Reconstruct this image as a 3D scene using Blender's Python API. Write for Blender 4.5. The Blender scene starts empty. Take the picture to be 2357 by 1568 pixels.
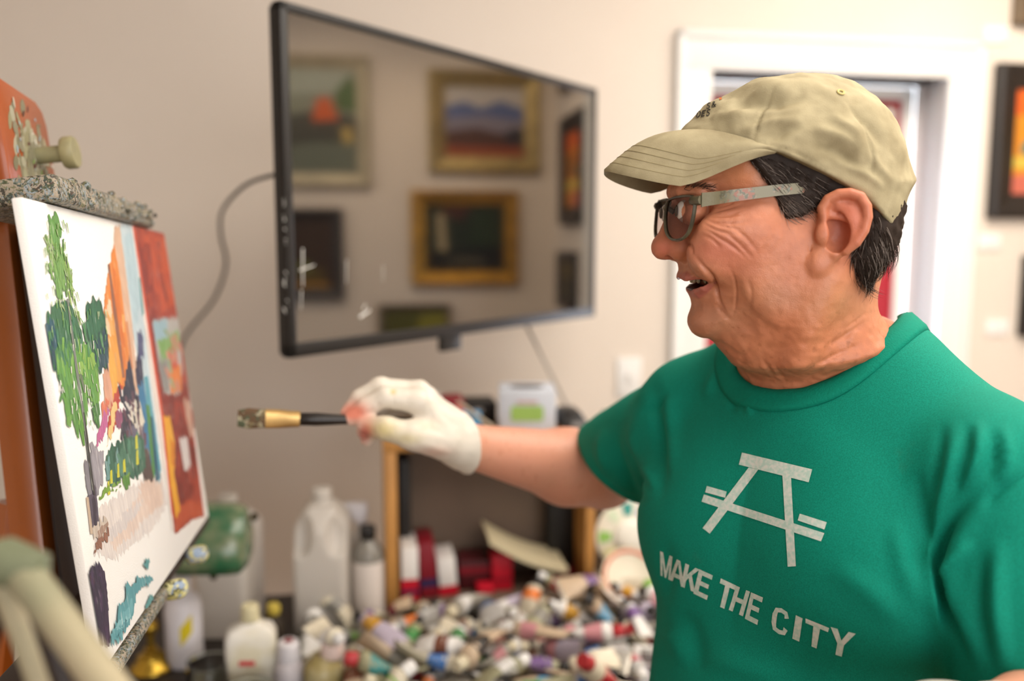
import bpy, bmesh, math, random
import numpy as np
from mathutils import Vector, Matrix
from mathutils.bvhtree import BVHTree
rnd = random.Random(7)
scene = bpy.context.scene
COL = scene.collection
V = Vector
# ------------------------------------------------------------------ camera
FPX, PITCH, EYE = 2000.0, math.atan(229/2000.0), 1.60
cam_data = bpy.data.cameras.new('camera'); cam = bpy.data.objects.new('camera', cam_data); COL.objects.link(cam)
cam_data.sensor_width = 36.0; cam_data.lens = 36.0*FPX/2357.0
cam.location = (0, 0, EYE); cam.rotation_euler = (math.pi/2-PITCH, 0, 0)
cam_data.clip_start = 0.05
cam_data.dof.use_dof = True; cam_data.dof.focus_distance = 0.80; cam_data.dof.aperture_fstop = 2.0
scene.camera = cam
# ------------------------------------------------------------------ view
vs = scene.view_settings
vs.view_transform = 'Standard'; vs.look = 'None'; vs.exposure = 0.0; vs.gamma = 1.0; vs.use_curve_mapping = False
scene.cycles.use_denoising = True
scene.cycles.max_bounces = 8; scene.cycles.diffuse_bounces = 3; scene.cycles.glossy_bounces = 3; scene.cycles.adaptive_threshold = 0.015
scene.cycles.transmission_bounces = 8; scene.cycles.sample_clamp_indirect = 6.0; scene.cycles.caustics_reflective = False; scene.cycles.caustics_refractive = False
# ------------------------------------------------------------------ world + lights
world = bpy.data.worlds.new('daylight'); scene.world = world; world.use_nodes = True
world.node_tree.nodes['Background'].inputs[0].default_value = (0.80, 0.88, 1.0, 1)
world.node_tree.nodes['Background'].inputs[1].default_value = 9.0
WA = math.atan(0.17); WD = V((math.cos(WA), math.sin(WA), 0)); WN = V((math.sin(WA), -math.cos(WA), 0)); W0 = V((0, 2.48, 0))
def W(s, o=0.0, z=0.0): return W0 + WD*s + WN*o + V((0, 0, z))       # room frame: s along the back wall, o out into the room
def aim(o, target): o.rotation_euler = (V(target)-o.location).to_track_quat('-Z', 'Y').to_euler()
def area(name, loc, target, sx, sy, power, col, spread=math.pi):
    l = bpy.data.lights.new(name, 'AREA'); l.shape = 'RECTANGLE'; l.size = sx; l.size_y = sy; l.energy = power; l.color = col; l.spread = spread
    o = bpy.data.objects.new(name, l); COL.objects.link(o); o.location = loc; aim(o, target); return o
def spot(name, loc, target, power, col, ang=55, blend=0.7, rad=0.05):
    l = bpy.data.lights.new(name, 'SPOT'); l.energy = power; l.color = col; l.spot_size = math.radians(ang); l.spot_blend = blend; l.shadow_soft_size = rad
    o = bpy.data.objects.new(name, l); COL.objects.link(o); o.location = loc; aim(o, target); return o
WARM = (1.0, 0.80, 0.58); DAY = (0.95, 0.97, 1.0); NEUT = (1.0, 0.92, 0.82)
area('window_daylight', W(0.35, 4.83, 1.65), W(0.35, 0.0, 1.35), 2.5, 1.6, 58, DAY)
area('ceiling_panel_lamp', W(0.75, 2.15, 2.70), W(0.75, 2.15, 0), 1.7, 1.7, 48, NEUT)
area('ceiling_panel_lamp', W(1.15, 0.95, 2.70), W(1.15, 0.95, 0), 1.0, 1.0, 17, NEUT)
for s_, o_ in ((1.25, 0.35), (1.25, 1.0)):
    spot('track_spot', W(s_-0.15, o_, 2.62), W(2.05, o_, 1.95), 26, WARM, 70)
spot('track_spot', W(0.9, 0.95, 2.62), W(1.7, 0.0, 1.8), 16, WARM, 60)
# ------------------------------------------------------------------ pixel rays of the photograph (2357 x 1568)
_fw = V((0, math.cos(PITCH), -math.sin(PITCH))); _up = V((0, math.sin(PITCH), math.cos(PITCH))); _C = V((0, 0, EYE))
def ray(x, y): return V((1, 0, 0))*((x-1178.5)/FPX) + _fw + _up*((784-y)/FPX)
def P(x, y, d): return _C + ray(x, y)*d
def PZ(x, y, z):
    r = ray(x, y); return _C + r*((z-EYE)/r.z)
def PPL(x, y, q, n):
    r = ray(x, y); return _C + r*((V(q)-_C).dot(V(n))/r.dot(V(n)))
def lin(c):
    if isinstance(c, str): c = tuple(int(c[i:i+2], 16) for i in (0, 2, 4))
    return tuple(((x/255)/12.92 if x/255 <= .04045 else ((x/255+.055)/1.055)**2.4) for x in c)
# ------------------------------------------------------------------ materials
def new_mat(name):
    m = bpy.data.materials.new(name); m.use_nodes = True; nt = m.node_tree
    return m, nt, nt.nodes, nt.links, nt.nodes['Principled BSDF']
def mat(name, col, rough=0.6, metal=0.0, var=0.0, vscale=8.0, bump=0.0, bscale=60.0, spec=0.5, trans=0.0, ior=1.45, coat=0.0, sss=0.0, col2=None, mixscale=5.0, stretch=None, alpha=None):
    m, nt, N, L, B = new_mat(name)
    c = lin(col); B.inputs['Base Color'].default_value = (*c, 1); B.inputs['Roughness'].default_value = rough; B.inputs['Metallic'].default_value = metal
    B.inputs['Specular IOR Level'].default_value = spec; B.inputs['IOR'].default_value = ior; B.inputs['Transmission Weight'].default_value = trans; B.inputs['Coat Weight'].default_value = coat
    if sss: B.inputs['Subsurface Weight'].default_value = sss; B.inputs['Subsurface Radius'].default_value = (0.012, 0.004, 0.002); B.inputs['Subsurface Scale'].default_value = 0.5
    if alpha is not None: B.inputs['Alpha'].default_value = alpha
    if var or bump or col2:
        tc = N.new('ShaderNodeTexCoord'); mp = N.new('ShaderNodeMapping'); L.new(tc.outputs['Object'], mp.inputs[0])
        if stretch: mp.inputs['Scale'].default_value = stretch
    if var or col2:
        nz = N.new('ShaderNodeTexNoise'); nz.inputs['Scale'].default_value = mixscale if col2 else vscale; nz.inputs['Detail'].default_value = 5; L.new(mp.outputs[0], nz.inputs[0])
        rp = N.new('ShaderNodeValToRGB'); L.new(nz.outputs['Fac'], rp.inputs[0])
        c2 = lin(col2) if col2 else tuple(x*(1-var) for x in c)
        rp.color_ramp.elements[0].position = 0.38; rp.color_ramp.elements[1].position = 0.62
        rp.color_ramp.elements[0].color = (*c2, 1); rp.color_ramp.elements[1].color = (*(c if col2 else tuple(min(1, x*(1+var*.4)) for x in c)), 1)
        L.new(rp.outputs[0], B.inputs['Base Color'])
    if bump:
        nb = N.new('ShaderNodeTexNoise'); nb.inputs['Scale'].default_value = bscale; nb.inputs['Detail'].default_value = 4; L.new(mp.outputs[0], nb.inputs[0])
        bm_ = N.new('ShaderNodeBump'); bm_.inputs['Strength'].default_value = bump; bm_.inputs['Distance'].default_value = 0.002; L.new(nb.outputs['Fac'], bm_.inputs['Height']); L.new(bm_.outputs[0], B.inputs['Normal'])
    return m
def splat_mat(name, base, cols, scale=30.0, cover=0.5, rough=0.5, bump=0.6):
    """wood or metal under dried dabs of many colours of paint"""
    m, nt, N, L, B = new_mat(name); B.inputs['Roughness'].default_value = rough
    tc = N.new('ShaderNodeTexCoord')
    vo = N.new('ShaderNodeTexVoronoi'); vo.inputs['Scale'].default_value = scale; L.new(tc.outputs['Object'], vo.inputs['Vector'])
    nz = N.new('ShaderNodeTexNoise'); nz.inputs['Scale'].default_value = scale*0.5; nz.inputs['Detail'].default_value = 6; L.new(tc.outputs['Object'], nz.inputs['Vector'])
    ad = N.new('ShaderNodeVectorMath'); ad.operation = 'MULTIPLY_ADD'; L.new(nz.outputs['Color'], ad.inputs[0]); ad.inputs[1].default_value = (0.06, 0.06, 0.06); L.new(tc.outputs['Object'], ad.inputs[2]); L.new(ad.outputs[0], vo.inputs['Vector'])
    sp = N.new('ShaderNodeSeparateColor'); L.new(vo.outputs['Color'], sp.inputs[0])
    rp = N.new('ShaderNodeValToRGB'); rp.color_ramp.interpolation = 'CONSTANT'; L.new(sp.outputs[0], rp.inputs[0])
    els = rp.color_ramp.elements
    for i, c in enumerate(cols):
        e = els[i] if i < 2 else els.new(0.5)
        e.position = i/len(cols); e.color = (*lin(c), 1)
    n2 = N.new('ShaderNodeTexNoise'); n2.inputs['Scale'].default_value = scale*0.28; n2.inputs['Detail'].default_value = 8; n2.inputs['Roughness'].default_value = 0.7; L.new(tc.outputs['Object'], n2.inputs['Vector'])
    st = N.new('ShaderNodeMath'); st.operation = 'GREATER_THAN'; L.new(n2.outputs['Fac'], st.inputs[0]); st.inputs[1].default_value = 0.72-0.44*cover
    mx = N.new('ShaderNodeMix'); mx.data_type = 'RGBA'; L.new(st.outputs[0], mx.inputs[0]); mx.inputs[6].default_value = (*lin(base), 1); L.new(rp.outputs[0], mx.inputs[7]); L.new(mx.outputs[2], B.inputs['Base Color'])
    bm_ = N.new('ShaderNodeBump'); bm_.inputs['Strength'].default_value = bump; bm_.inputs['Distance'].default_value = 0.003; L.new(n2.outputs['Fac'], bm_.inputs['Height']); L.new(bm_.outputs[0], B.inputs['Normal'])
    return m
def vcol_mat(name, rough=0.55, attr='Col', bump=0.0, bscale=200, sss=0.0, spec=0.4):
    m, nt, N, L, B = new_mat(name); a = N.new('ShaderNodeAttribute'); a.attribute_name = attr; L.new(a.outputs['Color'], B.inputs['Base Color']); B.inputs['Roughness'].default_value = rough; B.inputs['Specular IOR Level'].default_value = spec
    if bump:
        tc = N.new('ShaderNodeTexCoord'); nb = N.new('ShaderNodeTexNoise'); nb.inputs['Scale'].default_value = bscale; nb.inputs['Detail'].default_value = 4; L.new(tc.outputs['Object'], nb.inputs[0])
        bm_ = N.new('ShaderNodeBump'); bm_.inputs['Strength'].default_value = bump; bm_.inputs['Distance'].default_value = 0.001; L.new(nb.outputs['Fac'], bm_.inputs['Height']); L.new(bm_.outputs[0], B.inputs['Normal'])
    return m
def objcol_mat(name, rough=0.4):
    m, nt, N, L, B = new_mat(name); a = N.new('ShaderNodeObjectInfo'); L.new(a.outputs['Color'], B.inputs['Base Color']); B.inputs['Roughness'].default_value = rough; return m
# ------------------------------------------------------------------ mesh building
class MB:
    def __init__(s): s.v = []; s.f = []; s.m = []; s.c = []
    def add(s, vs_, fs, mi=0, col=None, M=None):
        b = len(s.v)
        for q in vs_: s.v.append(tuple(M @ V(q)) if M is not None else tuple(q))
        for q in fs: s.f.append(tuple(b+i for i in q)); s.m.append(mi); s.c.append(col)
        return s
    def box(s, c, d, mi=0, M=None, col=None):
        x, y, z = (k/2 for k in d); cx, cy, cz = c
        vs_ = [(cx+i*x, cy+j*y, cz+k*z) for i in (-1, 1) for j in (-1, 1) for k in (-1, 1)]
        return s.add(vs_, [(0, 1, 3, 2), (4, 6, 7, 5), (0, 4, 5, 1), (2, 3, 7, 6), (0, 2, 6, 4), (1, 5, 7, 3)], mi, col, M)
    def prism(s, poly, a, b, mi=0, M=None, col=None):          # polygon in local xy, extruded a..b in z
        n = len(poly); vs_ = [(x, y, a) for x, y in poly]+[(x, y, b) for x, y in poly]
        fs = [tuple(range(n-1, -1, -1)), tuple(range(n, 2*n))]+[(i, (i+1) % n, n+(i+1) % n, n+i) for i in range(n)]
        return s.add(vs_, fs, mi, col, M)
    def loft(s, rings, mi=0, M=None, cap=True, closed=True, col=None):
        n = len(rings[0]); vs_ = [q for r in rings for q in r]; fs = []
        for i in range(len(rings)-1):
            for j in range(n if closed else n-1):
                k = (j+1) % n; fs.append((i*n+j, i*n+k, (i+1)*n+k, (i+1)*n+j))
        if cap: fs += [tuple(range(n-1, -1, -1)), tuple(range((len(rings)-1)*n, len(rings)*n))]
        return s.add(vs_, fs, mi, col, M)
    def lathe(s, prof, n=24, mi=0, M=None, cap=True, sq=1.0, col=None):   # profile [(r, z)]
        return s.loft([[(r*math.cos(2*math.pi*j/n), r*sq*math.sin(2*math.pi*j/n), z) for j in range(n)] for r, z in prof], mi, M, cap, col=col)
    def tube(s, pts, r, n=10, mi=0, M=None, cap=True, col=None):
        pts = [V(p) for p in pts]; rs = r if isinstance(r, (list, tuple)) else [r]*len(pts); rings = []; up = None
        for i, p in enumerate(pts):
            t = (pts[min(i+1, len(pts)-1)]-pts[max(i-1, 0)]).normalized()
            if up is None: up = t.orthogonal().normalized()
            a = (up-t*up.dot(t)).normalized(); up = a; b = t.cross(a)
            rings.append([p+(a*math.cos(2*math.pi*j/n)+b*math.sin(2*math.pi*j/n))*rs[i] for j in range(n)])
        return s.loft(rings, mi, M, cap, col=col)
    def build(s, name, mats, parent=None, bevel=0.0, segs=2, smooth=True, ang=38, loc=None):
        me = bpy.data.meshes.new(name)
        if not isinstance(mats, (list, tuple)): mats = [mats]
        vs_ = s.v
        o = bpy.data.objects.new(name, me); COL.objects.link(o)
        me.from_pydata(vs_, [], s.f); me.polygons.foreach_set('material_index', s.m)
        if any(c is not None for c in s.c):
            ca = me.color_attributes.new('Col', 'FLOAT_COLOR', 'CORNER'); buf = []
            for pl, c in zip(s.f, s.c): buf += [*(c or (1, 1, 1)), 1.0]*len(pl)
            ca.data.foreach_set('color', buf)
        for m in mats: me.materials.append(m)
        bm = bmesh.new(); bm.from_mesh(me); bmesh.ops.recalc_face_normals(bm, faces=bm.faces)
        if bevel: bmesh.ops.bevel(bm, geom=[e for e in bm.edges if len(e.link_faces) == 2 and e.calc_face_angle(0) > 0.6], offset=bevel, segments=segs, affect='EDGES', profile=0.5, clamp_overlap=True)
        bm.to_mesh(me); bm.free()
        if smooth:
            me.polygons.foreach_set('use_smooth', [True]*len(me.polygons)); me.set_sharp_from_angle(angle=math.radians(ang))
        if parent is not None: o.parent = parent
        if loc is not None: o.location = loc
        return o
def tag(o, label, cat, group=None, kind=None):
    if label: o['label'] = label
    if cat: o['category'] = cat
    if group: o['group'] = group
    if kind: o['kind'] = kind
    return o
def thing(name, label, cat, loc=(0, 0, 0), rz=0.0, group=None):
    o = bpy.data.objects.new(name, None); COL.objects.link(o); o.location = loc; o.rotation_euler = (0, 0, rz); o.empty_display_size = 0.05
    return tag(o, label, cat, group)
def struct(o): o['kind'] = 'structure'; return o
def frameM(o, x, y, z):      # matrix with the given axes
    return Matrix(((x[0], y[0], z[0], o[0]), (x[1], y[1], z[1], o[1]), (x[2], y[2], z[2], o[2]), (0, 0, 0, 1)))
def smoothpts(pts, k=4, closed=False):     # Catmull-Rom
    pts = [V(p) for p in pts]; n = len(pts); out = []
    for i in range(n if closed else n-1):
        g = (lambda j: pts[j % n]) if closed else (lambda j: pts[max(0, min(n-1, j))])
        a, b, c, d = g(i-1), g(i), g(i+1), g(i+2)
        for t in range(k):
            u = t/k; out.append(0.5*((2*b)+(c-a)*u+(2*a-5*b+4*c-d)*u*u+(3*b-a-3*c+d)*u**3))
    if not closed: out.append(pts[-1])
    return out
# ------------------------------------------------------------------ distance fields -> one continuous skin (surface nets)
def A3(*q): return np.array(q, dtype=np.float64)
def npv(v): return np.array([v[0], v[1], v[2]], dtype=np.float64)
def s_ell(p, c, r, R=None):
    q = p-npv(c)
    if R is not None: q = q @ R
    r = np.array(r); k0 = np.linalg.norm(q/r, axis=1); k1 = np.linalg.norm(q/(r*r), axis=1)
    return k0*(k0-1.0)/np.maximum(k1, 1e-9)
def s_cap(p, a, b, r0, r1=None):
    a, b = npv(a), npv(b); ab = b-a; t = np.clip(((p-a) @ ab)/max(1e-12, ab @ ab), 0, 1)
    return np.linalg.norm(p-a-t[:, None]*ab, axis=1)-(r0+((r1 if r1 is not None else r0)-r0)*t)
def s_box(p, c, h, r, R=None):
    q = p-npv(c)
    if R is not None: q = q @ R
    q = np.abs(q)-(np.array(h)-r); return np.linalg.norm(np.maximum(q, 0), axis=1)+np.minimum(q.max(axis=1), 0)-r
def s_path(p, pts, rs, k=0.0):
    d = None
    for i in range(len(pts)-1):
        e = s_cap(p, pts[i], pts[i+1], rs[i], rs[i+1]); d = e if d is None else (smin(d, e, k) if k else np.minimum(d, e))
    return d
def smin(a, b, k): h = np.maximum(k-np.abs(a-b), 0)/k; return np.minimum(a, b)-h*h*k*0.25
def smax(a, b, k): return -smin(-a, -b, k)
def snet(f, lo, hi, h, B=8, newton=1):
    lo = np.array(lo, float); hi = np.array(hi, float); nb = np.ceil((hi-lo)/(h*B)).astype(int)+1; N = nb*B
    ax = [lo[i]+h*(np.arange(nb[i])*B+(B-1)/2) for i in range(3)]
    g = np.stack(np.meshgrid(*ax, indexing='ij'), -1).reshape(-1, 3); fc = f(g)
    act = np.abs(fc) < 0.9*B*h*1.5+0.002
    D = np.repeat(np.repeat(np.repeat(fc.reshape(nb), B, 0), B, 1), B, 2).astype(np.float32)
    off = np.stack(np.meshgrid(*[np.arange(B)]*3, indexing='ij'), -1).reshape(-1, 3)
    bi = np.stack(np.unravel_index(np.nonzero(act)[0], nb), -1)
    for s in range(0, len(bi), 1500):
        ii = (bi[s:s+1500, None, :]*B+off[None]).reshape(-1, 3)
        D[ii[:, 0], ii[:, 1], ii[:, 2]] = f(lo+ii*h)
    S = D < 0
    cnt = np.zeros(np.array(D.shape)-1, np.int8)
    for a in (0, 1):
        for b in (0, 1):
            for c in (0, 1): cnt += S[a:N[0]-1+a, b:N[1]-1+b, c:N[2]-1+c]
    cells = np.stack(np.nonzero((cnt > 0) & (cnt < 8)), -1)
    vid = np.full(cnt.shape, -1, np.int64); vid[cells[:, 0], cells[:, 1], cells[:, 2]] = np.arange(len(cells))
    acc = np.zeros((len(cells), 3)); num = np.zeros(len(cells))
    cor = [(a, b, c) for a in (0, 1) for b in (0, 1) for c in (0, 1)]
    val = {k: D[cells[:, 0]+k[0], cells[:, 1]+k[1], cells[:, 2]+k[2]].astype(float) for k in cor}
    for k in cor:
        for d in range(3):
            if k[d] == 0:
                k2 = tuple(1 if i == d else k[i] for i in range(3)); a, b = val[k], val[k2]; m = (a < 0) != (b < 0)
                t = np.where(m, a/np.where(m, a-b, 1), 0); pt = np.tile(np.array(k, float), (len(cells), 1)); pt[:, d] = t
                acc[m] += pt[m]; num[m] += 1
    vv = lo+h*(cells+acc/num[:, None]); faces = []
    for d in range(3):
        e1, e2 = (d+1) % 3, (d+2) % 3; sl0 = [slice(None)]*3; sl1 = [slice(None)]*3; sl0[d] = slice(0, -1); sl1[d] = slice(1, None)
        a, b = S[tuple(sl0)], S[tuple(sl1)]; idx = np.stack(np.nonzero(a != b), -1)
        idx = idx[(idx[:, e1] > 0) & (idx[:, e2] > 0) & (idx[:, e1] < cnt.shape[e1]) & (idx[:, e2] < cnt.shape[e2])]
        sg = a[idx[:, 0], idx[:, 1], idx[:, 2]]
        def cid(o1, o2):
            j = idx.copy(); j[:, e1] -= o1; j[:, e2] -= o2; return vid[j[:, 0], j[:, 1], j[:, 2]]
        q = np.stack([cid(1, 1), cid(0, 1), cid(0, 0), cid(1, 0)], -1); q[~sg] = q[~sg][:, ::-1]; faces.append(q)
    F = np.concatenate(faces); F = F[(F >= 0).all(1)]
    for _ in range(newton):
        e = h*0.4; g = np.stack([f(vv+np.eye(3)[i]*e)-f(vv-np.eye(3)[i]*e) for i in range(3)], -1)/(2*e); gn = (g*g).sum(1)
        st = np.clip(f(vv)/np.maximum(gn, 0.25), -h*.7, h*.7); vv = vv-g*st[:, None]
    return vv, F
def np_mesh(name, vv, F, mats, parent=None, colors=None, keep=None, mi=None):
    if keep is not None:
        F = F[keep[F].all(1)]; used = np.zeros(len(vv), bool); used[F.ravel()] = True; mp = np.cumsum(used)-1; F = mp[F]; vv = vv[used]
        if colors is not None: colors = colors[used]
    me = bpy.data.meshes.new(name); me.vertices.add(len(vv)); me.vertices.foreach_set('co', vv.astype(np.float32).ravel())
    k = F.shape[1]; me.loops.add(F.size); me.loops.foreach_set('vertex_index', F.astype(np.int32).ravel())
    me.polygons.add(len(F)); me.polygons.foreach_set('loop_start', np.arange(0, F.size, k, dtype=np.int32)); me.polygons.foreach_set('use_smooth', np.ones(len(F), bool))
    me.update(calc_edges=True)
    if colors is not None:
        ca = me.color_attributes.new('Col', 'FLOAT_COLOR', 'POINT'); ca.data.foreach_set('color', np.concatenate([colors, np.ones((len(colors), 1))], 1).astype(np.float32).ravel())
    for m in (mats if isinstance(mats, (list, tuple)) else [mats]): me.materials.append(m)
    o = bpy.data.objects.new(name, me); COL.objects.link(o); o.parent = parent
    return o
def sstep(a, b, x): t = np.clip((x-a)/(b-a), 0, 1); return t*t*(3-2*t)
# ================================================================== the room
M_WALL = mat('wall_paint', 'E9DDD0', 0.75, var=0.02, vscale=2.0, bump=0.08, bscale=120, spec=0.25)
M_TRIM = mat('white_gloss_trim', 'F2F0EC', 0.35, spec=0.4)
M_CEIL = mat('ceiling_paint', 'EFEBE4', 0.85)
M_FLOOR = mat('floor_boards', '8A6B4B', 0.5, var=0.25, vscale=3, stretch=(1, 8, 1))
SC, SL, OF, H = 2.13, -2.5, 4.9, 2.75        # corner right, left wall, wall behind the camera, ceiling
D0, D1, DZ = 0.580, 1.337, 2.088             # door opening
b = MB()
def wq(b, s0, s1, z0, z1, o=0.0, t=0.12):
    M = frameM(W0, WD, -WN, V((0, 0, 1)))
    b.box(((s0+s1)/2, t/2-o, (z0+z1)/2), (s1-s0, t, z1-z0), M=M)
wq(b, SL, D0, 0, H); wq(b, D1, SC+0.12, 0, H); wq(b, D0, D1, DZ, H)
struct(b.build('wall_back', M_WALL))
def flat_wall(name, a, c, z0=0, z1=H, t=0.12):
    a, c = V(a), V(c); d = (c-a); L_ = d.length; d.normalize(); n = V((d.y, -d.x, 0)); b = MB()
    b.box((L_/2, t/2, (z0+z1)/2), (L_, t, z1-z0), M=frameM(a, d, n, V((0, 0, 1)))); return struct(b.build(name, M_WALL))
flat_wall('wall_right', W(SC, OF), W(SC, 0)); flat_wall('wall_left', W(SL, 0), W(SL, OF))
# wall behind the camera with its wide window
b = MB()
for s0, s1, z0, z1 in ((SL, -0.95, 0, H), (1.65, SC, 0, H), (-0.95, 1.65, 0, 0.8), (-0.95, 1.65, 2.5, H)): wq(b, s0, s1, z0, z1, o=OF+0.12)
struct(b.build('wall_front', M_WALL))
b = MB(); M_R = frameM(W0, WD, -WN, V((0, 0, 1)))
for s0, s1, z0, z1 in ((-0.95, -0.89, 0.8, 2.5), (1.59, 1.65, 0.8, 2.5), (-0.95, 1.65, 0.8, 0.86), (-0.95, 1.65, 2.44, 2.5), (0.32, 0.38, 0.8, 2.5)):
    b.box(((s0+s1)/2, -OF-0.06, (z0+z1)/2), (s1-s0, 0.08, z1-z0), M=M_R)
struct(b.build('window_1', M_TRIM))
b = MB(); b.box((0.35, -OF-0.02, 1.65), (2.5, 0.004, 1.6), M=M_R); struct(b.build('window_1_light_blocker', M_CEIL))  # unseen white panel, added to keep the sky light out of the window
b = MB(); b.box(((SL+SC)/2, -OF/2, -0.02), (SC-SL+0.3, OF+0.3, 0.04), M=M_R); struct(b.build('floor', M_FLOOR))
b = MB(); b.box(((SL+SC)/2, -OF/2, H+0.02), (SC-SL+0.3, OF+0.3, 0.04), M=M_R); struct(b.build('ceiling', M_CEIL))
b = MB(); b.box(((SL+D0-0.11)/2, -0.008, 0.07), (D0-0.11-SL, 0.016, 0.14), M=M_R); struct(b.build('baseboard_back', M_TRIM, bevel=0.004))
b = MB(); b.box((SC-0.008, -OF/2, 0.07), (0.016, OF, 0.14), M=M_R); struct(b.build('baseboard_right', M_TRIM, bevel=0.004))
# door casing: flat boards with a raised back band
CW = 0.107
def casing(name, s0, s1, z0, z1, band):
    b = MB(); b.box(((s0+s1)/2, -0.009, (z0+z1)/2), (s1-s0, 0.018, z1-z0), M=M_R)
    bs0, bs1, bz0, bz1 = band; b.box(((bs0+bs1)/2, -0.014, (bz0+bz1)/2), (bs1-bs0, 0.028, bz1-bz0), M=M_R)
    return struct(b.build(name, M_TRIM, bevel=0.003))
casing('trim_1', D0-CW, D0, 0, DZ, (D0-CW, D0-CW+0.02, 0, DZ+CW))
casing('trim_2', D1, D1+CW, 0, DZ, (D1+CW-0.02, D1+CW, 0, DZ+CW))
casing('trim_3', D0-CW, D1+CW, DZ, DZ+CW, (D0-CW, D1+CW, DZ+CW-0.02, DZ+CW))
# vestibule behind the opening: deep jamb, side walls, head, then the red glazed door to the street
b = MB(); JT = 0.035
b.box((D0-0.01, 0.06+JT/2, DZ/2), (0.02, JT+0.12, DZ), M=M_R); b.box((D1+0.01, 0.06+JT/2, DZ/2), (0.02, JT+0.12, DZ), M=M_R); b.box(((D0+D1)/2, 0.06+JT/2, DZ+0.01), (D1-D0+0.04, JT+0.12, 0.02), M=M_R)
struct(b.build('trim_4', M_TRIM))
b = MB(); b.box(((D0+D1)/2, 0.12+JT/2, -0.02), (D1-D0+0.04, JT+0.3, 0.04), M=M_R); struct(b.build('floor_threshold', M_FLOOR))
M_RED = mat('red_door_paint', 'B01F30', 0.35, var=0.06, coat=0.2)
M_PANE, nt, N, L, B = new_mat('door_glass')
_t = N.new('ShaderNodeBsdfTransparent'); _g = N.new('ShaderNodeBsdfGlossy'); _g.inputs['Roughness'].default_value = 0.02; _m = N.new('ShaderNodeMixShader'); _m.inputs[0].default_value = 0.06
L.new(_t.outputs[0], _m.inputs[1]); L.new(_g.outputs[0], _m.inputs[2]); L.new(_m.outputs[0], N['Material Output'].inputs[0])
door = thing('door_1', None, None); del_ = None
struct(door)
b = MB(); oy = 0.12+JT
fs0, fs1, fz = D0, D1, DZ
b.box((fs0+0.02, oy+0.03, fz/2), (0.04, 0.06, fz), M=M_R); b.box((fs1-0.02, oy+0.03, fz/2), (0.04, 0.06, fz), M=M_R); b.box(((fs0+fs1)/2, oy+0.03, fz-0.02), (fs1-fs0, 0.06, 0.04), M=M_R)
b.build('door_frame', M_TRIM, door, bevel=0.003)
b = MB(); r0, r1, rt = fs0+0.04, fs1-0.04, fz-0.04; sw = 0.085
b.box((r0+sw/2, oy+0.03, rt/2), (sw, 0.045, rt), M=M_R); b.box((r1-sw/2, oy+0.03, rt/2), (sw, 0.045, rt), M=M_R)
b.box(((r0+r1)/2, oy+0.03, rt-0.06), (r1-r0-2*sw, 0.045, 0.12), M=M_R); b.box(((r0+r1)/2, oy+0.03, 0.16), (r1-r0-2*sw, 0.045, 0.32), M=M_R)
b.build('door_leaf', M_RED, door, bevel=0.003)
b = MB(); b.box(((r0+r1)/2, oy+0.03, (rt-0.12+0.32)/2), (r1-r0-2*sw, 0.006, rt-0.44), M=M_R); b.build('pane', M_PANE, door)
b = MB(); b.box((r1-0.11, oy-0.015, rt-0.055), (0.13, 0.04, 0.05), M=M_R); b.build('door_closer', mat('grey_closer', 'D9D3CB', 0.4), door, bevel=0.006)
b = MB(); b.lathe([(0.012, 0), (0.012, 0.03), (0.026, 0.04), (0.028, 0.06), (0.018, 0.075), (0.0, 0.078)], 16, M=frameM(M_R @ V((r1-0.045, oy+0.008, 1.0)), WD, V((0, 0, 1)), WN)); b.build('door_knob', mat('dark_bronze', '3A2F26', 0.35, metal=0.8), door)
# light switch
sw_ = thing('light_switch', 'white light switch plate on the wall left of the door', 'light switch', W(0.35, 0, 1.20), WA)
b = MB(); b.box((0, -0.004, 0), (0.075, 0.008, 0.118)); b.build('plate', M_TRIM, sw_, bevel=0.003)
b = MB(); b.box((0, -0.011, 0.004), (0.012, 0.012, 0.026)); b.build('toggle', M_TRIM, sw_, bevel=0.002)
# ---------------------------------------------------------------- framed pictures on the right-hand walls
def picture(label, org, xd, nd, w, h, fw_, frame_mat, bg, shapes, group='framed paintings on the gallery walls', depth=0.035, liner=None):
    o = thing('framed_painting', label, 'painting', org, 0, group)
    M = frameM((0, 0, 0), xd, V((0, 0, 1)), nd)
    prof = [(0, 0), (0, depth*0.8), (fw_*0.18, depth), (fw_*0.45, depth*0.8), (fw_*0.8, depth*0.55), (fw_, depth*0.45), (fw_, 0)]
    cs = [(-w/2, -h/2, 1, 1), (w/2, -h/2, -1, 1), (w/2, h/2, -1, -1), (-w/2, h/2, 1, -1)]
    for i in range(4):
        a, c = cs[i], cs[(i+1) % 4]; b = MB()
        b.loft([[(q[0]+q[2]*t, q[1]+q[3]*t, z) for t, z in prof] for q in (a, c)], M=M); b.build('frame_rail', frame_mat, o)
    iw, ih = w-2*fw_, h-2*fw_; b = MB()
    b.box((0, 0, depth*0.2), (iw+0.01, ih+0.01, 0.006), M=M, col=lin(bg))
    for i, (c, poly) in enumerate(shapes):
        b.prism([((x-.5)*iw, (y-.5)*ih) for x, y in poly], depth*0.2+0.003, depth*0.2+0.0036+i*0.0003, M=M, col=lin(c))
    b.build('painted_panel', M_OIL, o)
    return o
M_OIL = vcol_mat('oil_paint', 0.45, bump=0.5, bscale=60)
M_BLK = mat('black_frame', '231C18', 0.45, var=0.2); M_GOLD = mat('gold_leaf_frame', 'B98A2E', 0.35, metal=0.6, var=0.25, vscale=14, bump=0.2); M_GOLD2 = mat('pale_gold_frame', 'A8935F', 0.42, metal=0.45, var=0.2, vscale=14, bump=0.2)
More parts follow.
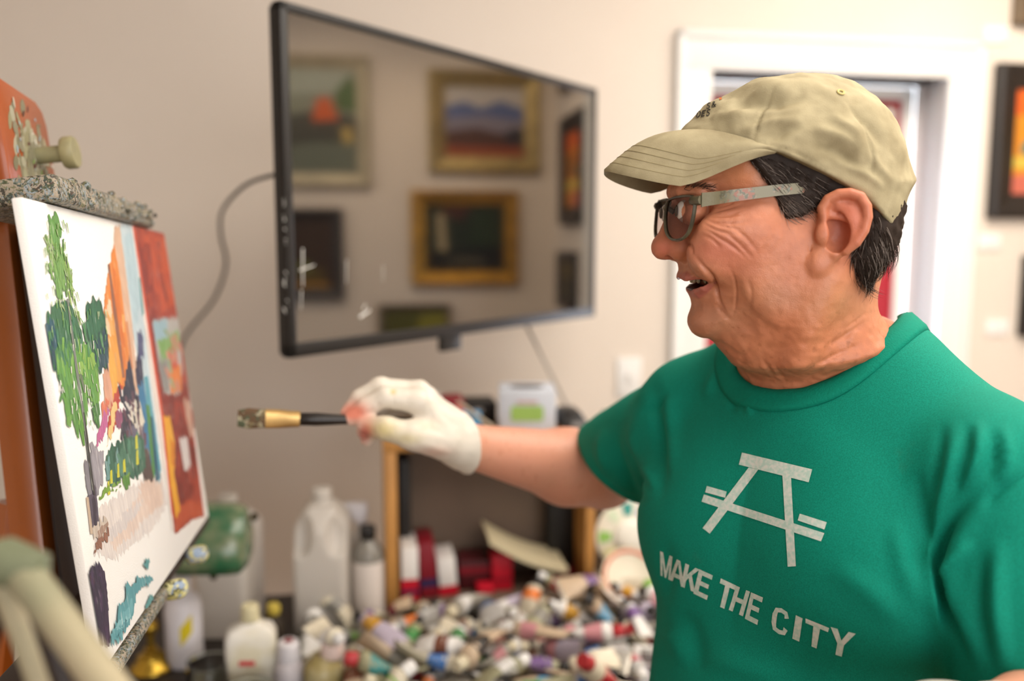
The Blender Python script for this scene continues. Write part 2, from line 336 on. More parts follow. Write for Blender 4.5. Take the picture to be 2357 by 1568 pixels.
M_CREAMF = mat('cream_frame', 'B9AE93', 0.5, metal=0.2, var=0.15); M_WALNUT = mat('walnut_frame', '6B5A45', 0.5, var=0.2)
# ---- the back wall, right of the door
def wallpic(label, s0, s1, z0, z1, *a, **k): return picture(label, W((s0+s1)/2, 0.0, (z0+z1)/2), WD, WN, s1-s0, z1-z0, *a, **k)
def sidepic(label, o0, o1, z0, z1, *a, **k): return picture(label, W(SC, (o0+o1)/2, (z0+z1)/2), WN, -WD, o1-o0, z1-z0, *a, **k)
wallpic('black framed orange street painting on the wall right of the door', 1.493, 1.90, 1.67, 2.137, 0.075, M_BLK, 'D98A25',
        [('E0641F', [(0, .75), (.5, .8), (1, .7), (1, 1), (0, 1)]), ('D8B84C', [(0, .25), (1, .22), (1, .36), (0, .36)]), ('4F7A6A', [(.1, .38), (.3, .4), (.28, .55), (.12, .5)]), ('7C4A26', [(.45, .4), (.8, .4), (.8, .62), (.6, .75), (.45, .6)]), ('C96B58', [(0, 0), (.6, 0), (.5, .2), (0, .18)]), ('B34A30', [(.2, .6), (.34, .6), (.34, .7), (.2, .7)])])
wallpic('brown framed picture cut by the top edge above the black framed painting', 1.54, 1.92, 2.252, 2.55, 0.05, M_WALNUT, 'B08A4A', [('8A6A3A', [(0, 0), (1, 0), (1, .3), (.4, .45), (0, .3)])])
wallpic('dark framed picture low on the wall below the black framed painting', 1.63, 1.93, 1.30, 1.555, 0.045, M_BLK, '55503A', [('7A6B45', [(0, .5), (1, .6), (1, 1), (0, 1)])])
M_CARD = mat('white_card', 'F5F2EE', 0.6)
for lab, s_, z_ in (('small white caption card above the black framed painting', 1.489, 2.222), ('small white caption card just below the black framed painting', 1.510, 1.597), ('small white caption card lower on the wall under the black framed painting', 1.557, 1.327)):
    b = MB(); b.box((0, -0.003, 0), (0.078, 0.006, 0.048)); o = b.build('caption_card', M_CARD, None, bevel=0.001); o.location = W(s_, 0, z_); o.rotation_euler = (0, 0, WA); tag(o, lab, 'card', 'caption cards on the gallery wall')
# ---- the right-hand wall, seen mirrored in the television
sidepic('cream framed painting with an orange roof, mirrored at the left of the television screen', 0.86, 1.30, 1.845, 2.425, 0.06, M_CREAMF, '8C917F',
        [('6B7264', [(0, 0), (1, 0), (1, .3), (.6, .4), (0, .3)]), ('4A4A40', [(0, .3), (.6, .3), (1, .25), (1, .55), (.5, .62), (0, .55)]), ('D9622B', [(.25, .52), (.62, .5), (.55, .72), (.38, .74)]), ('4F6B38', [(0, .6), (.3, .62), (.28, .9), (.1, .95), (0, .85)]), ('C2A860', [(.05, .3), (.2, .3), (.22, .45), (.08, .45)]), ('A9B0A2', [(.3, .78), (1, .75), (1, 1), (0, 1), (.1, .95)])])
sidepic('wide pale gold framed mountain landscape, mirrored at the top right of the television screen', 0.075, 0.595, 1.915, 2.38, 0.075, M_GOLD2, 'C9C3BE',
        [('5F6FA0', [(0, .5), (1, .5), (1, .72), (.75, .8), (.55, .7), (.3, .82), (0, .7)]), ('8A8494', [(0, .32), (1, .35), (1, .55), (.5, .6), (0, .52)]), ('5A3A30', [(0, .1), (1, .12), (1, .36), (.6, .42), (.3, .34), (0, .4)]), ('9A4A2A', [(0, 0), (1, 0), (1, .16), (0, .14)]), ('2F2A33', [(0, .2), (.25, .2), (.2, .4), (0, .42)])])
sidepic('deep gold framed dark woodland painting, mirrored low on the television screen', 0.178, 0.682, 1.395, 1.833, 0.065, M_GOLD, '1E2A1C',
        [('0E140E', [(0, 0), (1, 0), (1, .3), (0, .35)]), ('24361F', [(.05, .4), (.45, .4), (.4, .9), (.1, .95)]), ('A89A78', [(.72, .3), (.84, .3), (.86, .85), (.76, .9)]), ('4A2A20', [(.55, .75), (.85, .9), (.7, 1), (.4, 1)]), ('55503F', [(.2, .1), (.8, .12), (.6, .22), (.3, .2)])])
sidepic('black framed dark still life, mirrored at the lower left of the television screen', 0.99, 1.29, 1.33, 1.748, 0.05, M_BLK, '3E2E22', [('5A4A22', [(.2, .1), (.8, .1), (.8, .3), (.2, .3)]), ('7C8048', [(.5, .25), (.8, .25), (.75, .4), (.55, .4)]), ('B08030', [(.1, .03), (.9, .03), (.9, .09), (.1, .09)])])
sidepic('green canvas hanging lowest on the side wall, mirrored at the bottom of the television', 0.50, 0.838, 1.02, 1.305, 0.02, M_WALNUT, '5A5A24', [('8E8A2E', [(0, .4), (.5, .5), (.4, .9), (0, .9)]), ('A0303A', [(.7, .1), (1, .1), (1, .3), (.7, .3)])])
# ================================================================== television
TA, TB = V((-0.362, 1.394, 0)), V((0.206, 2.191, 0)); TT = (TB-TA).normalized(); TN = V((TT.y, -TT.x, 0)); TZ0, TZ1 = 1.971-0.56, 1.971; TW = (TB-TA).length
tv = thing('television', 'black flat screen television on a swivel wall arm mirroring framed paintings', 'television', (TA+TB)/2+V((0, 0, TZ0)))
MT = frameM((0, 0, 0), TT, V((0, 0, 1)), TN)      # x along the screen, y up, z out of the screen
M_TVB = mat('black_plastic', '1B1918', 0.42, spec=0.5); M_SCR, nt, N, L, B = new_mat('screen_glass')
B.inputs['Base Color'].default_value = (0.004, 0.004, 0.005, 1); B.inputs['Roughness'].default_value = 0.045; B.inputs['IOR'].default_value = 2.6; B.inputs['Specular Tint'].default_value = (1.0, 0.93, 0.84, 1)
bz = 0.016; h_ = TZ1-TZ0; w_ = TW
b = MB(); b.box((0, h_/2, -0.016), (w_-0.004, h_-0.004, 0.024), M=MT); b.box((0, h_*0.42, -0.042), (w_*0.7, h_*0.62, 0.03), M=MT); b.build('back_shell', M_TVB, tv, bevel=0.006)
for nm, c, d in (('bezel', (0, h_-bz/2, -0.006), (w_, bz, 0.022)), ('bezel', (0, bz/2+0.004, -0.006), (w_, bz+0.008, 0.022)), ('bezel', (-w_/2+bz/2, h_/2, -0.006), (bz, h_, 0.022)), ('bezel', (w_/2-bz/2, h_/2, -0.006), (bz, h_, 0.022))):
    b = MB(); b.box(c, d, M=MT); b.build(nm, M_TVB, tv, bevel=0.003)
b = MB(); b.box((0, h_/2+0.004, 0.0), (w_-2*bz+0.002, h_-2*bz-0.006, 0.004), M=MT); b.build('screen', M_SCR, tv)
q = PPL(1042, 788, TA, TN)-tv.location; lx = q.dot(TT)
b = MB(); b.box((lx, -0.014, -0.008), (0.06, 0.032, 0.014), M=MT); b.build('sensor_box', M_TVB, tv, bevel=0.003)
arm_end = W((TA+TB).lerp(TB*2, .35).dot(WD)/2-0.05, 0.0, 1.68)
b = MB(); c0 = V((0.05, h_/2-0.02, -0.06)); ws = MT @ c0
wallp = W(ws.dot(WD)+tv.location.dot(WD)-W0.dot(WD)+0.12, 0.02, 1.68)-tv.location
mid = (ws+wallp)/2+TT*0.10
b.tube([ws, mid], 0.016, 8); b.tube([mid, wallp], 0.016, 8); b.box((0.05, h_/2-0.02, -0.062), (0.22, 0.22, 0.012), M=MT)
b.box((0, 0, 0), (0.08, 0.03, 0.26), M=frameM(wallp, WD, WN, V((0, 0, 1)))); b.build('swivel_arm', M_TVB, tv, bevel=0.002)
M_SPECK = mat('white_paint_specks', 'E8E6E0', 0.5)
def speck(x0, y0, x1, y1, w):
    a = MT.inverted() @ (PPL(x0, y0, TA+TN*0.0025, TN)-tv.location); c = MT.inverted() @ (PPL(x1, y1, TA+TN*0.0025, TN)-tv.location)
    b = MB(); d = (c-a); n = V((-d.y, d.x, 0)).normalized()*w/2; b.add([a-n, a+n, c+n*.6, c-n*.6], [(0, 1, 2, 3)], M=MT); b.build('paint_fleck', M_SPECK, tv, smooth=False)
speck(697, 572, 697, 660, .0022); speck(694, 668, 693, 712, .0016); speck(798, 598, 797, 652, .0014); speck(882, 612, 882, 648, .0010); speck(690, 622, 724, 610, .0025); speck(828, 730, 852, 714, .005); speck(836, 712, 842, 700, .003)
for i in range(26): x = 656+rnd.uniform(-4, 14); y = rnd.uniform(430, 740); speck(x, y, x+rnd.uniform(-3, 6), y+rnd.uniform(4, 13), rnd.uniform(.0006, .0022))
# cables
M_CABLE = mat('dark_cable', '4A4642', 0.5); M_CABLE2 = mat('grey_cable', 'A79F96', 0.55)
def cable(label, pts, r, m):
    b = MB(); b.tube(smoothpts(pts, 6), r, 8); return tag(b.build('cable', m), label, 'cable')
tb = (TA+TN*-0.045)
cable('thin dark cable looping down the wall from behind the left side of the television', [P(680, 400, 1.56), P(622, 405, 1.60), P(560, 430, 1.75), P(512, 485, 1.95), P(508, 540, 2.08), P(520, 610, 2.16), P(492, 690, 2.20), P(440, 755, 2.22), P(416, 800, 2.23), P(395, 900, 2.24), P(385, 1100, 2.26), P(380, 1300, 2.28)], 0.0042, M_CABLE)
# ================================================================== table with a paint tray
TZ = 0.83
M_TAB = mat('dark_table', '2A231E', 0.55, var=0.3, vscale=6); M_TRAY = mat('grey_green_metal', '6E6C5C', 0.5, metal=0.3, var=0.25, vscale=12)
table = thing('work_table', 'dark work table covered with paint tubes and bottles under the television', 'table', W(-0.1, 0.78, 0), WA)
def tl(p):           # world -> table frame
    d = V(p)-W(-0.1, 0.78, 0); return V((d.dot(WD), -d.dot(WN), d.z))
TBK, TFR = tl(PZ(645, 1368, TZ)).y, tl(PZ(880, 1437, TZ)).y-0.50
b = MB(); b.box((0, (TBK+TFR)/2, TZ-0.02), (1.75, TBK-TFR, 0.04)); b.build('table_top', M_TAB, table, bevel=0.004)
for sx in (-1, 1):
    for sy in (-1, 1): b = MB(); b.box((sx*0.82, (TBK+TFR)/2+sy*((TBK-TFR)/2-.05), (TZ-0.04)/2), (0.06, 0.06, TZ-0.04)); b.build('leg', M_TAB, table, bevel=0.003)
TBK, TFR = tl(PZ(645, 1368, TZ)).y, tl(PZ(880, 1437, TZ)).y-0.50
b = MB(); b.box((0, (TBK+TFR)/2, TZ-0.07), (1.6, TBK-TFR-.15, 0.06)); b.build('apron', M_TAB, table)
# tray
TR_o = tl(PZ(880, 1437, TZ)).y          # back rim line in the table frame
tx0, tx1, ty1, ty0 = tl(PZ(700, 1460, TZ)).x, 0.47, TR_o, TR_o-0.44
tray = thing('paint_tray', 'wide shallow grey metal tray heaped with paint tubes', 'tray', W(-0.1, 0.78, TZ), WA)
b = MB(); b.box(((tx0+tx1)/2, (ty0+ty1)/2, 0.003), (tx1-tx0, ty1-ty0, 0.006)); b.build('tray_floor', M_TAB, tray)
for c, d in ((((tx0+tx1)/2, ty1, 0.011), (tx1-tx0, 0.008, 0.022)), (((tx0+tx1)/2, ty0, 0.011), (tx1-tx0, 0.008, 0.022)), ((tx0, (ty0+ty1)/2, 0.011), (0.008, ty1-ty0, 0.022)), ((tx1, (ty0+ty1)/2, 0.011), (0.008, ty1-ty0, 0.022))):
    b = MB(); b.box(c, d); b.build('tray_rim', M_TRAY, tray, bevel=0.002)
# ================================================================== small bookcase standing on the table
M_PINE = mat('honey_pine', 'C08A4A', 0.45, var=0.18, vscale=5, stretch=(6, 6, 1)); M_BACK = mat('brown_hardboard', '6E5C4E', 0.7, var=0.1)
bl = tl(PZ(890, 1425, TZ)); br = tl(PZ(1368, 1385, TZ)); by = bl.y+0.005; bw = br.x-bl.x; bd = 0.17; pt = 0.025
zt = EYE + (PPL(1120, 1018, W(0, -(by)+0.78, 0), WN)-_C).z; BH = zt-TZ+0.012
bc = thing('bookcase', 'small open honey pine bookcase standing on the dark table', 'bookcase', table.matrix_basis @ V((bl.x, by, TZ)), WA)
for nm, c, d in (('side_panel', (pt/2, bd/2, BH/2), (pt, bd, BH)), ('side_panel', (bw-pt/2, bd/2, BH/2), (pt*0.8, bd, BH)), ('top_panel', (bw/2, bd/2, BH-pt/2), (bw+0.004, bd+0.004, pt)), ('bottom_panel', (bw/2, bd/2, 0.012), (bw-2*pt+.004, bd-.004, 0.02))):
    b = MB(); b.box(c, d); b.build(nm, M_PINE if nm != 'bottom_panel' else M_BACK, bc, bevel=0.002)
b = MB(); b.box((bw/2, bd-0.004, BH/2), (bw-0.01, 0.006, BH-0.01)); b.build('back_panel', M_BACK, bc)
def inb(x, y, z): return bc.matrix_basis @ V((x, y, z))
def bx_px(px, py, yd): # bookcase-frame point on plane y=yd
    q = PPL(px, py, inb(0, yd, 0), WN); d = q-bc.location; return V((d.dot(WD), yd, d.z))
BK = dict(R='C4122B', r='7E1020', W='E6E2DE', N='2A2550', K='15120F', D='4A0F16', C='D8CBA8')
MC = {k: mat('carton_'+k, v, 0.5) for k, v in BK.items()}
def carton(label, x0, y0, x1, y1, yd, dep, bands, lean=0.0):
    a = bx_px(x0, y1, yd); c = bx_px(x1, y0, yd); w_, h_ = c.x-a.x, min(BH-0.06, max(0.02, c.z-0.022))
    o = thing('paint_carton', label, 'box', inb(a.x+w_/2, yd+dep/2, 0.0225), WA, 'paint cartons in the pine bookcase')
    o.rotation_euler = (0, lean, WA)
    if lean: o.location.z += abs(math.sin(lean))*w_/2+0.001
    b = MB(); b.box((0, 0, h_/2), (w_, dep, h_)); b.build('carton_body', MC[bands[0]], o, bevel=0.0015)
    for k, z0, z1 in bands[1]:
        b = MB(); b.box((0, 0, h_*(z0+z1)/2), (w_+0.0012, dep+0.0012, h_*(z1-z0))); b.build('printed_band', MC[k], o)
carton('tall white carton with red and navy bands against the left side of the bookcase', 926, 1262, 962, 1425, 0.02, 0.1, ('W', [('R', .22, .42), ('N', .15, .22), ('R', .0, .15)]))
carton('tall dark red carton with a navy band beside the white carton', 972, 1252, 1008, 1415, 0.03, 0.1, ('r', [('N', .2, .34), ('r', .0, .2)]), -0.07)
carton('white carton with a red base standing third in the bookcase', 1014, 1288, 1054, 1410, 0.035, 0.09, ('W', [('R', .0, .26)]), -0.08)
carton('squat dark red carton at the middle of the bookcase', 1060, 1290, 1128, 1405, 0.06, 0.08, ('D', [('r', .55, .8)]))
carton('bright red carton upright at the centre of the bookcase', 1134, 1278, 1180, 1405, 0.045, 0.05, ('R', [('r', .3, .36)]))
carton('small red carton with a pale mark in front of the dark one', 1100, 1350, 1136, 1408, 0.015, 0.035, ('R', [('r', .0, .3)]))
carton('maroon carton at the right end of the bookcase', 1285, 1318, 1325, 1400, 0.06, 0.08, ('r', [('D', .6, .9)]))
carton('tall black folder box standing in the right corner of the bookcase', 1262, 1065, 1342, 1390, 0.10, 0.05, ("K", []))
carton('thin black folder leaning inside the left side of the bookcase', 924, 1060, 944, 1400, 0.09, 0.06, ("K", []))
# cream folded sheet lying across the cartons
b = MB(); pa, pb_ = bx_px(1122, 1240, 0.05), bx_px(1300, 1306, 0.03)
pts = [pa.lerp(pb_, t)+V((0, 0, -0.012*math.sin(math.pi*t))) for t in [i/8 for i in range(9)]]
b.loft([[p+V((0, -0.03, 0.008)), p+V((0, 0.09, 0.012)), p+V((0, 0.09, 0.004)), p+V((0, -0.03, -0.002))] for p in pts]); o = b.build('palette_paper', MC['C']); o.location = bc.location; o.rotation_euler = (0, 0, WA); tag(o, 'cream sheet of palette paper lying slanted across the red cartons', 'paper')
# ---- things on top of the bookcase
TOPZ = BH
def on_top(px, py, yd): q = bx_px(px, py, yd); return q
a_, c_ = bx_px(1160, 1000, 0.02), bx_px(1290, 900, 0.02); w_ = c_.x-a_.x; hh_ = c_.z-TOPZ
tb_ = thing('dispenser_box', 'pale grey cardboard dispenser box with a green label on top of the bookcase', 'box', inb((a_.x+c_.x)/2, 0.02+0.065, TOPZ), WA-0.16)
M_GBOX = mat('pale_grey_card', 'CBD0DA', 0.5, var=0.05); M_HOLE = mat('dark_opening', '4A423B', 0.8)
b = MB(); b.box((0, 0, hh_/2), (w_, 0.12, hh_)); b.build('box_body', M_GBOX, tb_, bevel=0.004)
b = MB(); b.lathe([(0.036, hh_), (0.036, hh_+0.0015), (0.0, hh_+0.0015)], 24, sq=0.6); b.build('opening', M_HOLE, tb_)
b = MB(); b.prism([(-.034, -.012), (-.03, -.016), (.03, -.016), (.034, -.012), (.034, .012), (.03, .016), (-.03, .016), (-.034, .012)], 0, 0.0012, M=frameM((0, -0.0602, hh_*.46), V((1, 0, 0)), V((0, 0, 1)), V((0, -1, 0)))); b.build('green_label', mat('green_label', '9CC062', 0.5), tb_)
b = MB(); b.box((0, -0.0606, hh_*.73), (0.044, 0.001, 0.006)); b.build('red_print', mat('faded_red_print', 'C9A5A2', 0.5), tb_)
a_, c_ = bx_px(1296, 996, 0.03), bx_px(1354, 955, 0.03)
dv = thing('charger_dock', 'small black charging dock beside the pale dispenser box', 'charger', inb((a_.x+c_.x)/2, 0.08, TOPZ), WA)
b = MB(); dw = (c_.x-a_.x); b.loft([[(-dw/2, -.045, 0), (dw/2, -.045, 0), (dw/2, .045, 0), (-dw/2, .045, 0)], [(-dw/2, -.045, .016), (dw/2, -.045, .016), (dw/2, .045, .016), (-dw/2, .045, .016)], [(-dw*.38, -.02, .036), (dw*.30, -.02, .036), (dw*.30, .04, .036), (-dw*.38, .04, .036)]]); b.build('dock_body', M_TVB, dv, bevel=0.004)
b = MB(); b.box((0.008, -0.0465, 0.010), (dw*0.55, 0.002, 0.010)); b.build('front_panel', mat('grey_panel', '8C8C8E', 0.3), dv)
cable('pale grey cable hanging from the television down to the charging dock', [P(1200, 720, 2.17), P(1216, 757, 2.17), P(1245, 815, 2.14), P(1275, 875, 2.09), P(1300, 925, 2.03), P(1312, 960, 1.98)], 0.0042, M_CABLE2)
# left on top: white cup, red tin, blue tape, black case, ruler
def cyl_thing(name, label, cat, px, pyb, pxr, yd, z0, prof_h, m, group=None):
    c = bx_px(px, pyb, yd); r = abs(bx_px(pxr, pyb, yd).x-c.x)
    o = thing(name, label, cat, inb(c.x, yd, z0), WA, group); return o, r
o, r = cyl_thing('plastic_cup', 'white plastic cup with a red band on the bookcase behind the gloved hand', 'cup', 990, 1000, 1014, 0.06, TOPZ, 0.1, None)
b = MB(); b.lathe([(r*.8, 0), (r, 0.085), (r*.93, 0.085), (r*.75, 0.004)], 20, cap=False); b.lathe([(r*.8, 0), (r*.8, 0.003)], 20); b.build('cup_body', mat('milky_plastic', 'D8D2CB', 0.4), o)
b = MB(); b.lathe([(r*.87, 0.02), (r*1.0, 0.06), (r*1.03, 0.06), (r*.9, 0.02)], 20, cap=False); b.build('red_band', MC['R'], o)
a_, c_ = bx_px(1000, 1000, 0.05), bx_px(1062, 945, 0.05)
o = thing('pencil_tin', 'flat red tin on the bookcase between the cup and the blue tape', 'tin', inb((a_.x+c_.x)/2+.012, 0.115, TOPZ), WA)
b = MB(); b.box((0, 0, 0.026), (c_.x-a_.x, 0.09, 0.052)); b.build('tin_body', MC['R'], o, bevel=0.006); b = MB(); b.box((0, 0, 0.058), (c_.x-a_.x-.004, 0.086, 0.012)); b.build('tin_lid', MC['r'], o, bevel=0.004)
a_, c_ = bx_px(1062, 1000, 0.03), bx_px(1108, 950, 0.03)
o = thing('masking_tape', 'bright blue roll of tape on the bookcase right of the red tin', 'tape', inb((a_.x+c_.x)/2, 0.04, TOPZ), WA)
b = MB(); r = (c_.x-a_.x)/2; b.lathe([(r*.6, 0), (r, 0), (r, 0.044), (r*.6, 0.044), (r*.6, 0)], 28, cap=False); b.build('tape_roll', mat('blue_tape', '2E9FD8', 0.45), o, bevel=0.0)
b = MB(); b.lathe([(r*.52, 0.001), (r*.59, 0.001), (r*.59, 0.043), (r*.52, 0.043), (r*.52, 0.001)], 28, cap=False); b.build('cardboard_core', mat('pale_blue_core', 'A9CDE6', 0.6), o)
o = thing('tool_case', 'low black case behind the blue tape on the bookcase', 'case', inb(bx_px(1100, 1000, 0.13).x, 0.165, TOPZ), WA)
b = MB(); b.box((0, 0, 0.024), (0.085, 0.085, 0.048)); b.build('case_body', MC['K'], o, bevel=0.006); b = MB(); b.box((0, -0.044, 0.03), (0.02, 0.004, 0.01)); b.build('clasp', M_CABLE2, o)
b = MB(); b.tube([bx_px(1052, 925, 0.02), bx_px(1158, 1001, -0.004)], 0.0045, 6); o = b.build('wooden_ruler', mat('bare_wood', 'B3A48F', 0.6)); o.location = bc.location; o.rotation_euler = (0, 0, WA); tag(o, 'pale wooden stick leaning across the front edge of the bookcase top', 'stick')
# ================================================================== bottles, jugs and jars on the table
M_HDPE, nt, N, L, B = new_mat('milky_polythene')
B.inputs['Base Color'].default_value = (*lin('E3DDD6'), 1); B.inputs['Roughness'].default_value = 0.38
_tr = N.new('ShaderNodeBsdfTranslucent'); _tr.inputs[0].default_value = (*lin('EDE8E0'), 1); _mx = N.new('ShaderNodeMixShader'); _mx.inputs[0].default_value = 0.45
L.new(B.outputs[0], _mx.inputs[1]); L.new(_tr.outputs[0], _mx.inputs[2]); L.new(_mx.outputs[0], N['Material Output'].inputs[0])
M_WPL = mat('white_plastic', 'E4DFE2', 0.35); M_CRPL = mat('grubby_white_plastic', 'E6E2DA', 0.4, col2='D6CDB2', mixscale=18); M_BLKP = mat('black_cap', '191715', 0.4)
M_GLASS = mat('clear_glass', 'F2F4F0', 0.02, trans=1.0, ior=1.45); M_YEL = mat('yellow_plastic', 'C9B24A', 0.45); M_CREAMP = mat('cream_plastic', 'D9CFA8', 0.4)
M_LAB = mat('white_label', 'DED3CB', 0.6, var=0.04)
def jug_mesh():
    def f(p):
        z = p[:, 2]; t = sstep(0.190, 0.262, z)
        hw = 0.049*(1-t)+0.012*t; hd = 0.068*(1-t)+0.018*t
        q = np.stack([np.abs(p[:, 0])-hw+0.012, np.abs(p[:, 1])-hd+0.012], -1)
        d = np.linalg.norm(np.maximum(q, 0), axis=1)+np.minimum(q.max(1), 0)-0.012
        d = np.maximum(d*0.85, np.maximum(-z, z-0.236))
        neck = smax(np.hypot(p[:, 0], p[:, 1])-0.017, np.abs(z-0.235)-0.022, 0.003)
        d = smin(d, neck, 0.008)
        for s in (-1, 1):
            d = smax(d, -s_ell(p, (s*0.034, -0.060, 0.194), (0.022, 0.030, 0.042)), 0.008)
        d = smax(d, -s_box(p, (0, 0, 0.165), (0.06, 0.09, 0.0022), 0.001), 0.003) if False else d
        return d
    return snet(f, (-.07, -.09, -.01), (.07, .09, .27), 0.0028)
_jv, _jf = jug_mesh()
def jug(label, px, pyb, scale, yaw, me=None):
    q = PZ(px, pyb, TZ); o = thing('plastic_jug', label, 'jug', q, yaw, 'translucent plastic jugs on the table'); o.scale = (scale,)*3
    if me is None: bo = np_mesh('jug_body', _jv, _jf, M_HDPE, o)
    else: bo = bpy.data.objects.new('jug_body', me); COL.objects.link(bo); bo.parent = o
    b = MB(); b.lathe([(0.0175, 0.247), (0.0185, 0.249), (0.0185, 0.262), (0.017, 0.264), (0, 0.264)], 20); b.build('screw_cap', M_HDPE, o)
    return bo
_j = jug('tall translucent plastic jug with a moulded handle standing left of the bookcase', 748, 1428, 1.05, 0.1)
jug('translucent plastic jug standing behind the green lamp shade', 535, 1436, 1.02, 0.0, _j.data)
def rot_thing(name, label, cat, px, pyb, yaw=0.0, group=None): return thing(name, label, cat, PZ(px, pyb, TZ), yaw, group)
# clear bottle with black cap
o = rot_thing('solvent_bottle', 'clear bottle with white label and black cap beside the bookcase', 'bottle', 850, 1416); R_ = 0.0325; HB = 0.155
b = MB(); b.lathe([(R_*.9, 0), (R_, 0.006), (R_, HB*.82), (R_*.93, HB*.9), (R_*.6, HB), (0.012, HB+0.008), (0.012, HB+0.02)], 28); b.build('bottle_glass', mat('grey_glass', 'B9B3A8', 0.08, trans=0.55, spec=0.6), o)
b = MB(); b.lathe([(R_+.0006, 0.012), (R_+.0008, 0.012), (R_+.0008, HB*.78), (R_+.0006, HB*.78)], 28, cap=False); b.build('label', M_LAB, o)
b = MB(); b.lathe([(0.015, HB+0.01), (0.0165, HB+0.012), (0.0165, HB+0.034), (0.015, HB+0.036), (0, HB+0.036)], 20); b.build('cap', M_BLKP, o)
o = rot_thing('spray_bottle', 'white spray bottle half hidden behind the clear bottle with black cap', 'bottle', 834, 1386)
b = MB(); b.lathe([(0.024, 0), (0.026, 0.005), (0.026, 0.12), (0.02, 0.15), (0.011, 0.165), (0.011, 0.185)], 20); b.build('bottle_body', M_HDPE, o)
b = MB(); b.box((-0.002, 0, 0.205), (0.034, 0.02, 0.03)); b.box((-0.026, 0, 0.212), (0.02, 0.014, 0.014)); b.lathe([(0.014, 0.175), (0.014, 0.193)], 14); b.build('spray_head', M_WPL, o, bevel=0.003)
b = MB(); b.tube([(-.016, 0, .195), (-.024, 0, .178), (-.022, 0, .165)], 0.003, 6); b.build('trigger', M_WPL, o)
# white bottle with yellow label
o = rot_thing('gesso_bottle', 'white plastic bottle with a slanted yellow label beside the canvas edge', 'bottle', 426, 1526, 0.0)
b = MB(); b.lathe([(0.029, 0), (0.033, 0.006), (0.033, 0.105), (0.030, 0.122), (0.02, 0.134), (0.0145, 0.138), (0.0145, 0.15)], 28); b.build('bottle_body', M_WPL, o)
b = MB(); b.lathe([(0.0165, 0.143), (0.017, 0.145), (0.017, 0.163), (0.016, 0.165), (0, 0.165)], 18); b.build('cap', M_WPL, o)
b = MB()
def wrap(b, R, pts, a0, col=None): # pts in (arc metres, z)
    n = len(pts); vs_ = [(R*math.sin(x/R+a0), -R*math.cos(x/R+a0), z) for x, z in pts]; b.add(vs_, [tuple(range(n))])
for i in range(6): x0 = -0.009+i*0.0036; wrap(b, 0.0336, [(x0, 0.046+i*.004), (x0+.0036, 0.046+(i+1)*.004), (x0+.0036, 0.080+(i+1)*.004), (x0, 0.080+i*.004)], 0.45)
b.build('yellow_label', mat('yellow_label', 'D8C21E', 0.5), o)
# square-shouldered white bottle
o = rot_thing('medium_bottle', 'square shouldered off white bottle with cream cap and a red mark', 'bottle', 582, 1588, 0.25)
b = MB()
def rr(w, d, r, z, n=4):
    out = []
    for cx, cy, a0 in ((w-r, d-r, 0), (-w+r, d-r, 90), (-w+r, -d+r, 180), (w-r, -d+r, 270)):
        for i in range(n+1): a = math.radians(a0+90*i/n); out.append((cx+r*math.cos(a), cy+r*math.sin(a), z))
    return out
b.loft([rr(.040, .024, .008, 0), rr(.042, .026, .010, .005), rr(.042, .026, .010, .100), rr(.036, .022, .010, .113), rr(.014, .013, .010, .125), rr(.012, .012, .010, .128)]); b.build('bottle_body', M_CRPL, o)
b = MB(); b.lathe([(0.0155, 0.126), (0.0165, 0.128), (0.0145, 0.152), (0.012, 0.154), (0, 0.154)], 18); b.build('cap', M_CREAMP, o)
b = MB(); b.box((-0.014, -0.0262, 0.06), (0.026, 0.001, 0.008), M=Matrix.Rotation(0.12, 4, 'Y')); b.build('red_mark', MC['R'], o)
# bottle behind with a tilted yellow cap
o = rot_thing('glue_bottle', 'small dark bottle with a yellow cap just behind the square shouldered bottle', 'bottle', 632, 1490)
b = MB(); b.lathe([(.016, 0), (.018, .004), (.018, .05), (.009, .062), (.009, .07)], 18); b.build('bottle_body', mat('dark_glue', '3A3128', 0.4), o)
b = MB(); b.lathe([(.011, .066), (.0125, .068), (.0125, .082), (.010, .086), (0, .086)], 16); b.build('cap', M_YEL, o)
# open glass jars
for lab, px, py, r, h_ in (('empty open glass jar beside the white bottle with yellow label', 486, 1600, 0.038, 0.062), ('open glass jar with cloudy liquid nearest the bottom edge', 572, 1672, 0.046, 0.060)):
    o = rot_thing('glass_jar', lab, 'jar', px, py, 0, 'open glass jars')
    b = MB(); b.lathe([(r*.85, 0), (r*.98, .006), (r, .02), (r, h_-.012), (r*.94, h_-.008), (r*.97, h_), (r*.93, h_), (r*.90, h_-.01), (r*.94, .02), (r*.9, .008), (0, .006)], 32); b.build('jar_glass', M_GLASS, o)
    b = MB(); b.lathe([(r*.93, h_-.004), (r*.995, h_-.002), (r*.995, h_+.0015), (r*.93, h_+.0015), (r*.93, h_-.004)], 32, cap=False); b.build('rim', M_GLASS, o)
    b = MB(); b.lathe([(0, .0075), (r*.88, .0085), (r*.91, h_*.45), (0, h_*.45)], 28, cap=False); b.build('cloudy_solvent', mat('cloudy_solvent', '8F8B74', 0.15, trans=0.5), o)
o = rot_thing('amber_jar', 'amber painting medium jar with a white and red cap among the tubes', 'jar', 745, 1610, 0.2)
b = MB(); b.lathe([(.030, 0), (.033, .005), (.033, .055), (.029, .066), (.018, .076), (.016, .08)], 28); b.build('jar_body', mat('amber_medium', 'B09A52', 0.25, trans=0.25, col2='C8B98A', mixscale=25), o)
b = MB(); b.lathe([(.0185, .076), (.0195, .078), (.0195, .098), (.018, .1), (0, .1)], 22, M=Matrix.Translation((.006, 0, 0)) @ Matrix.Rotation(0.12, 4, 'Y')); b.build('cap', mat('pinkish_white_cap', 'E6CFC6', 0.45), o)
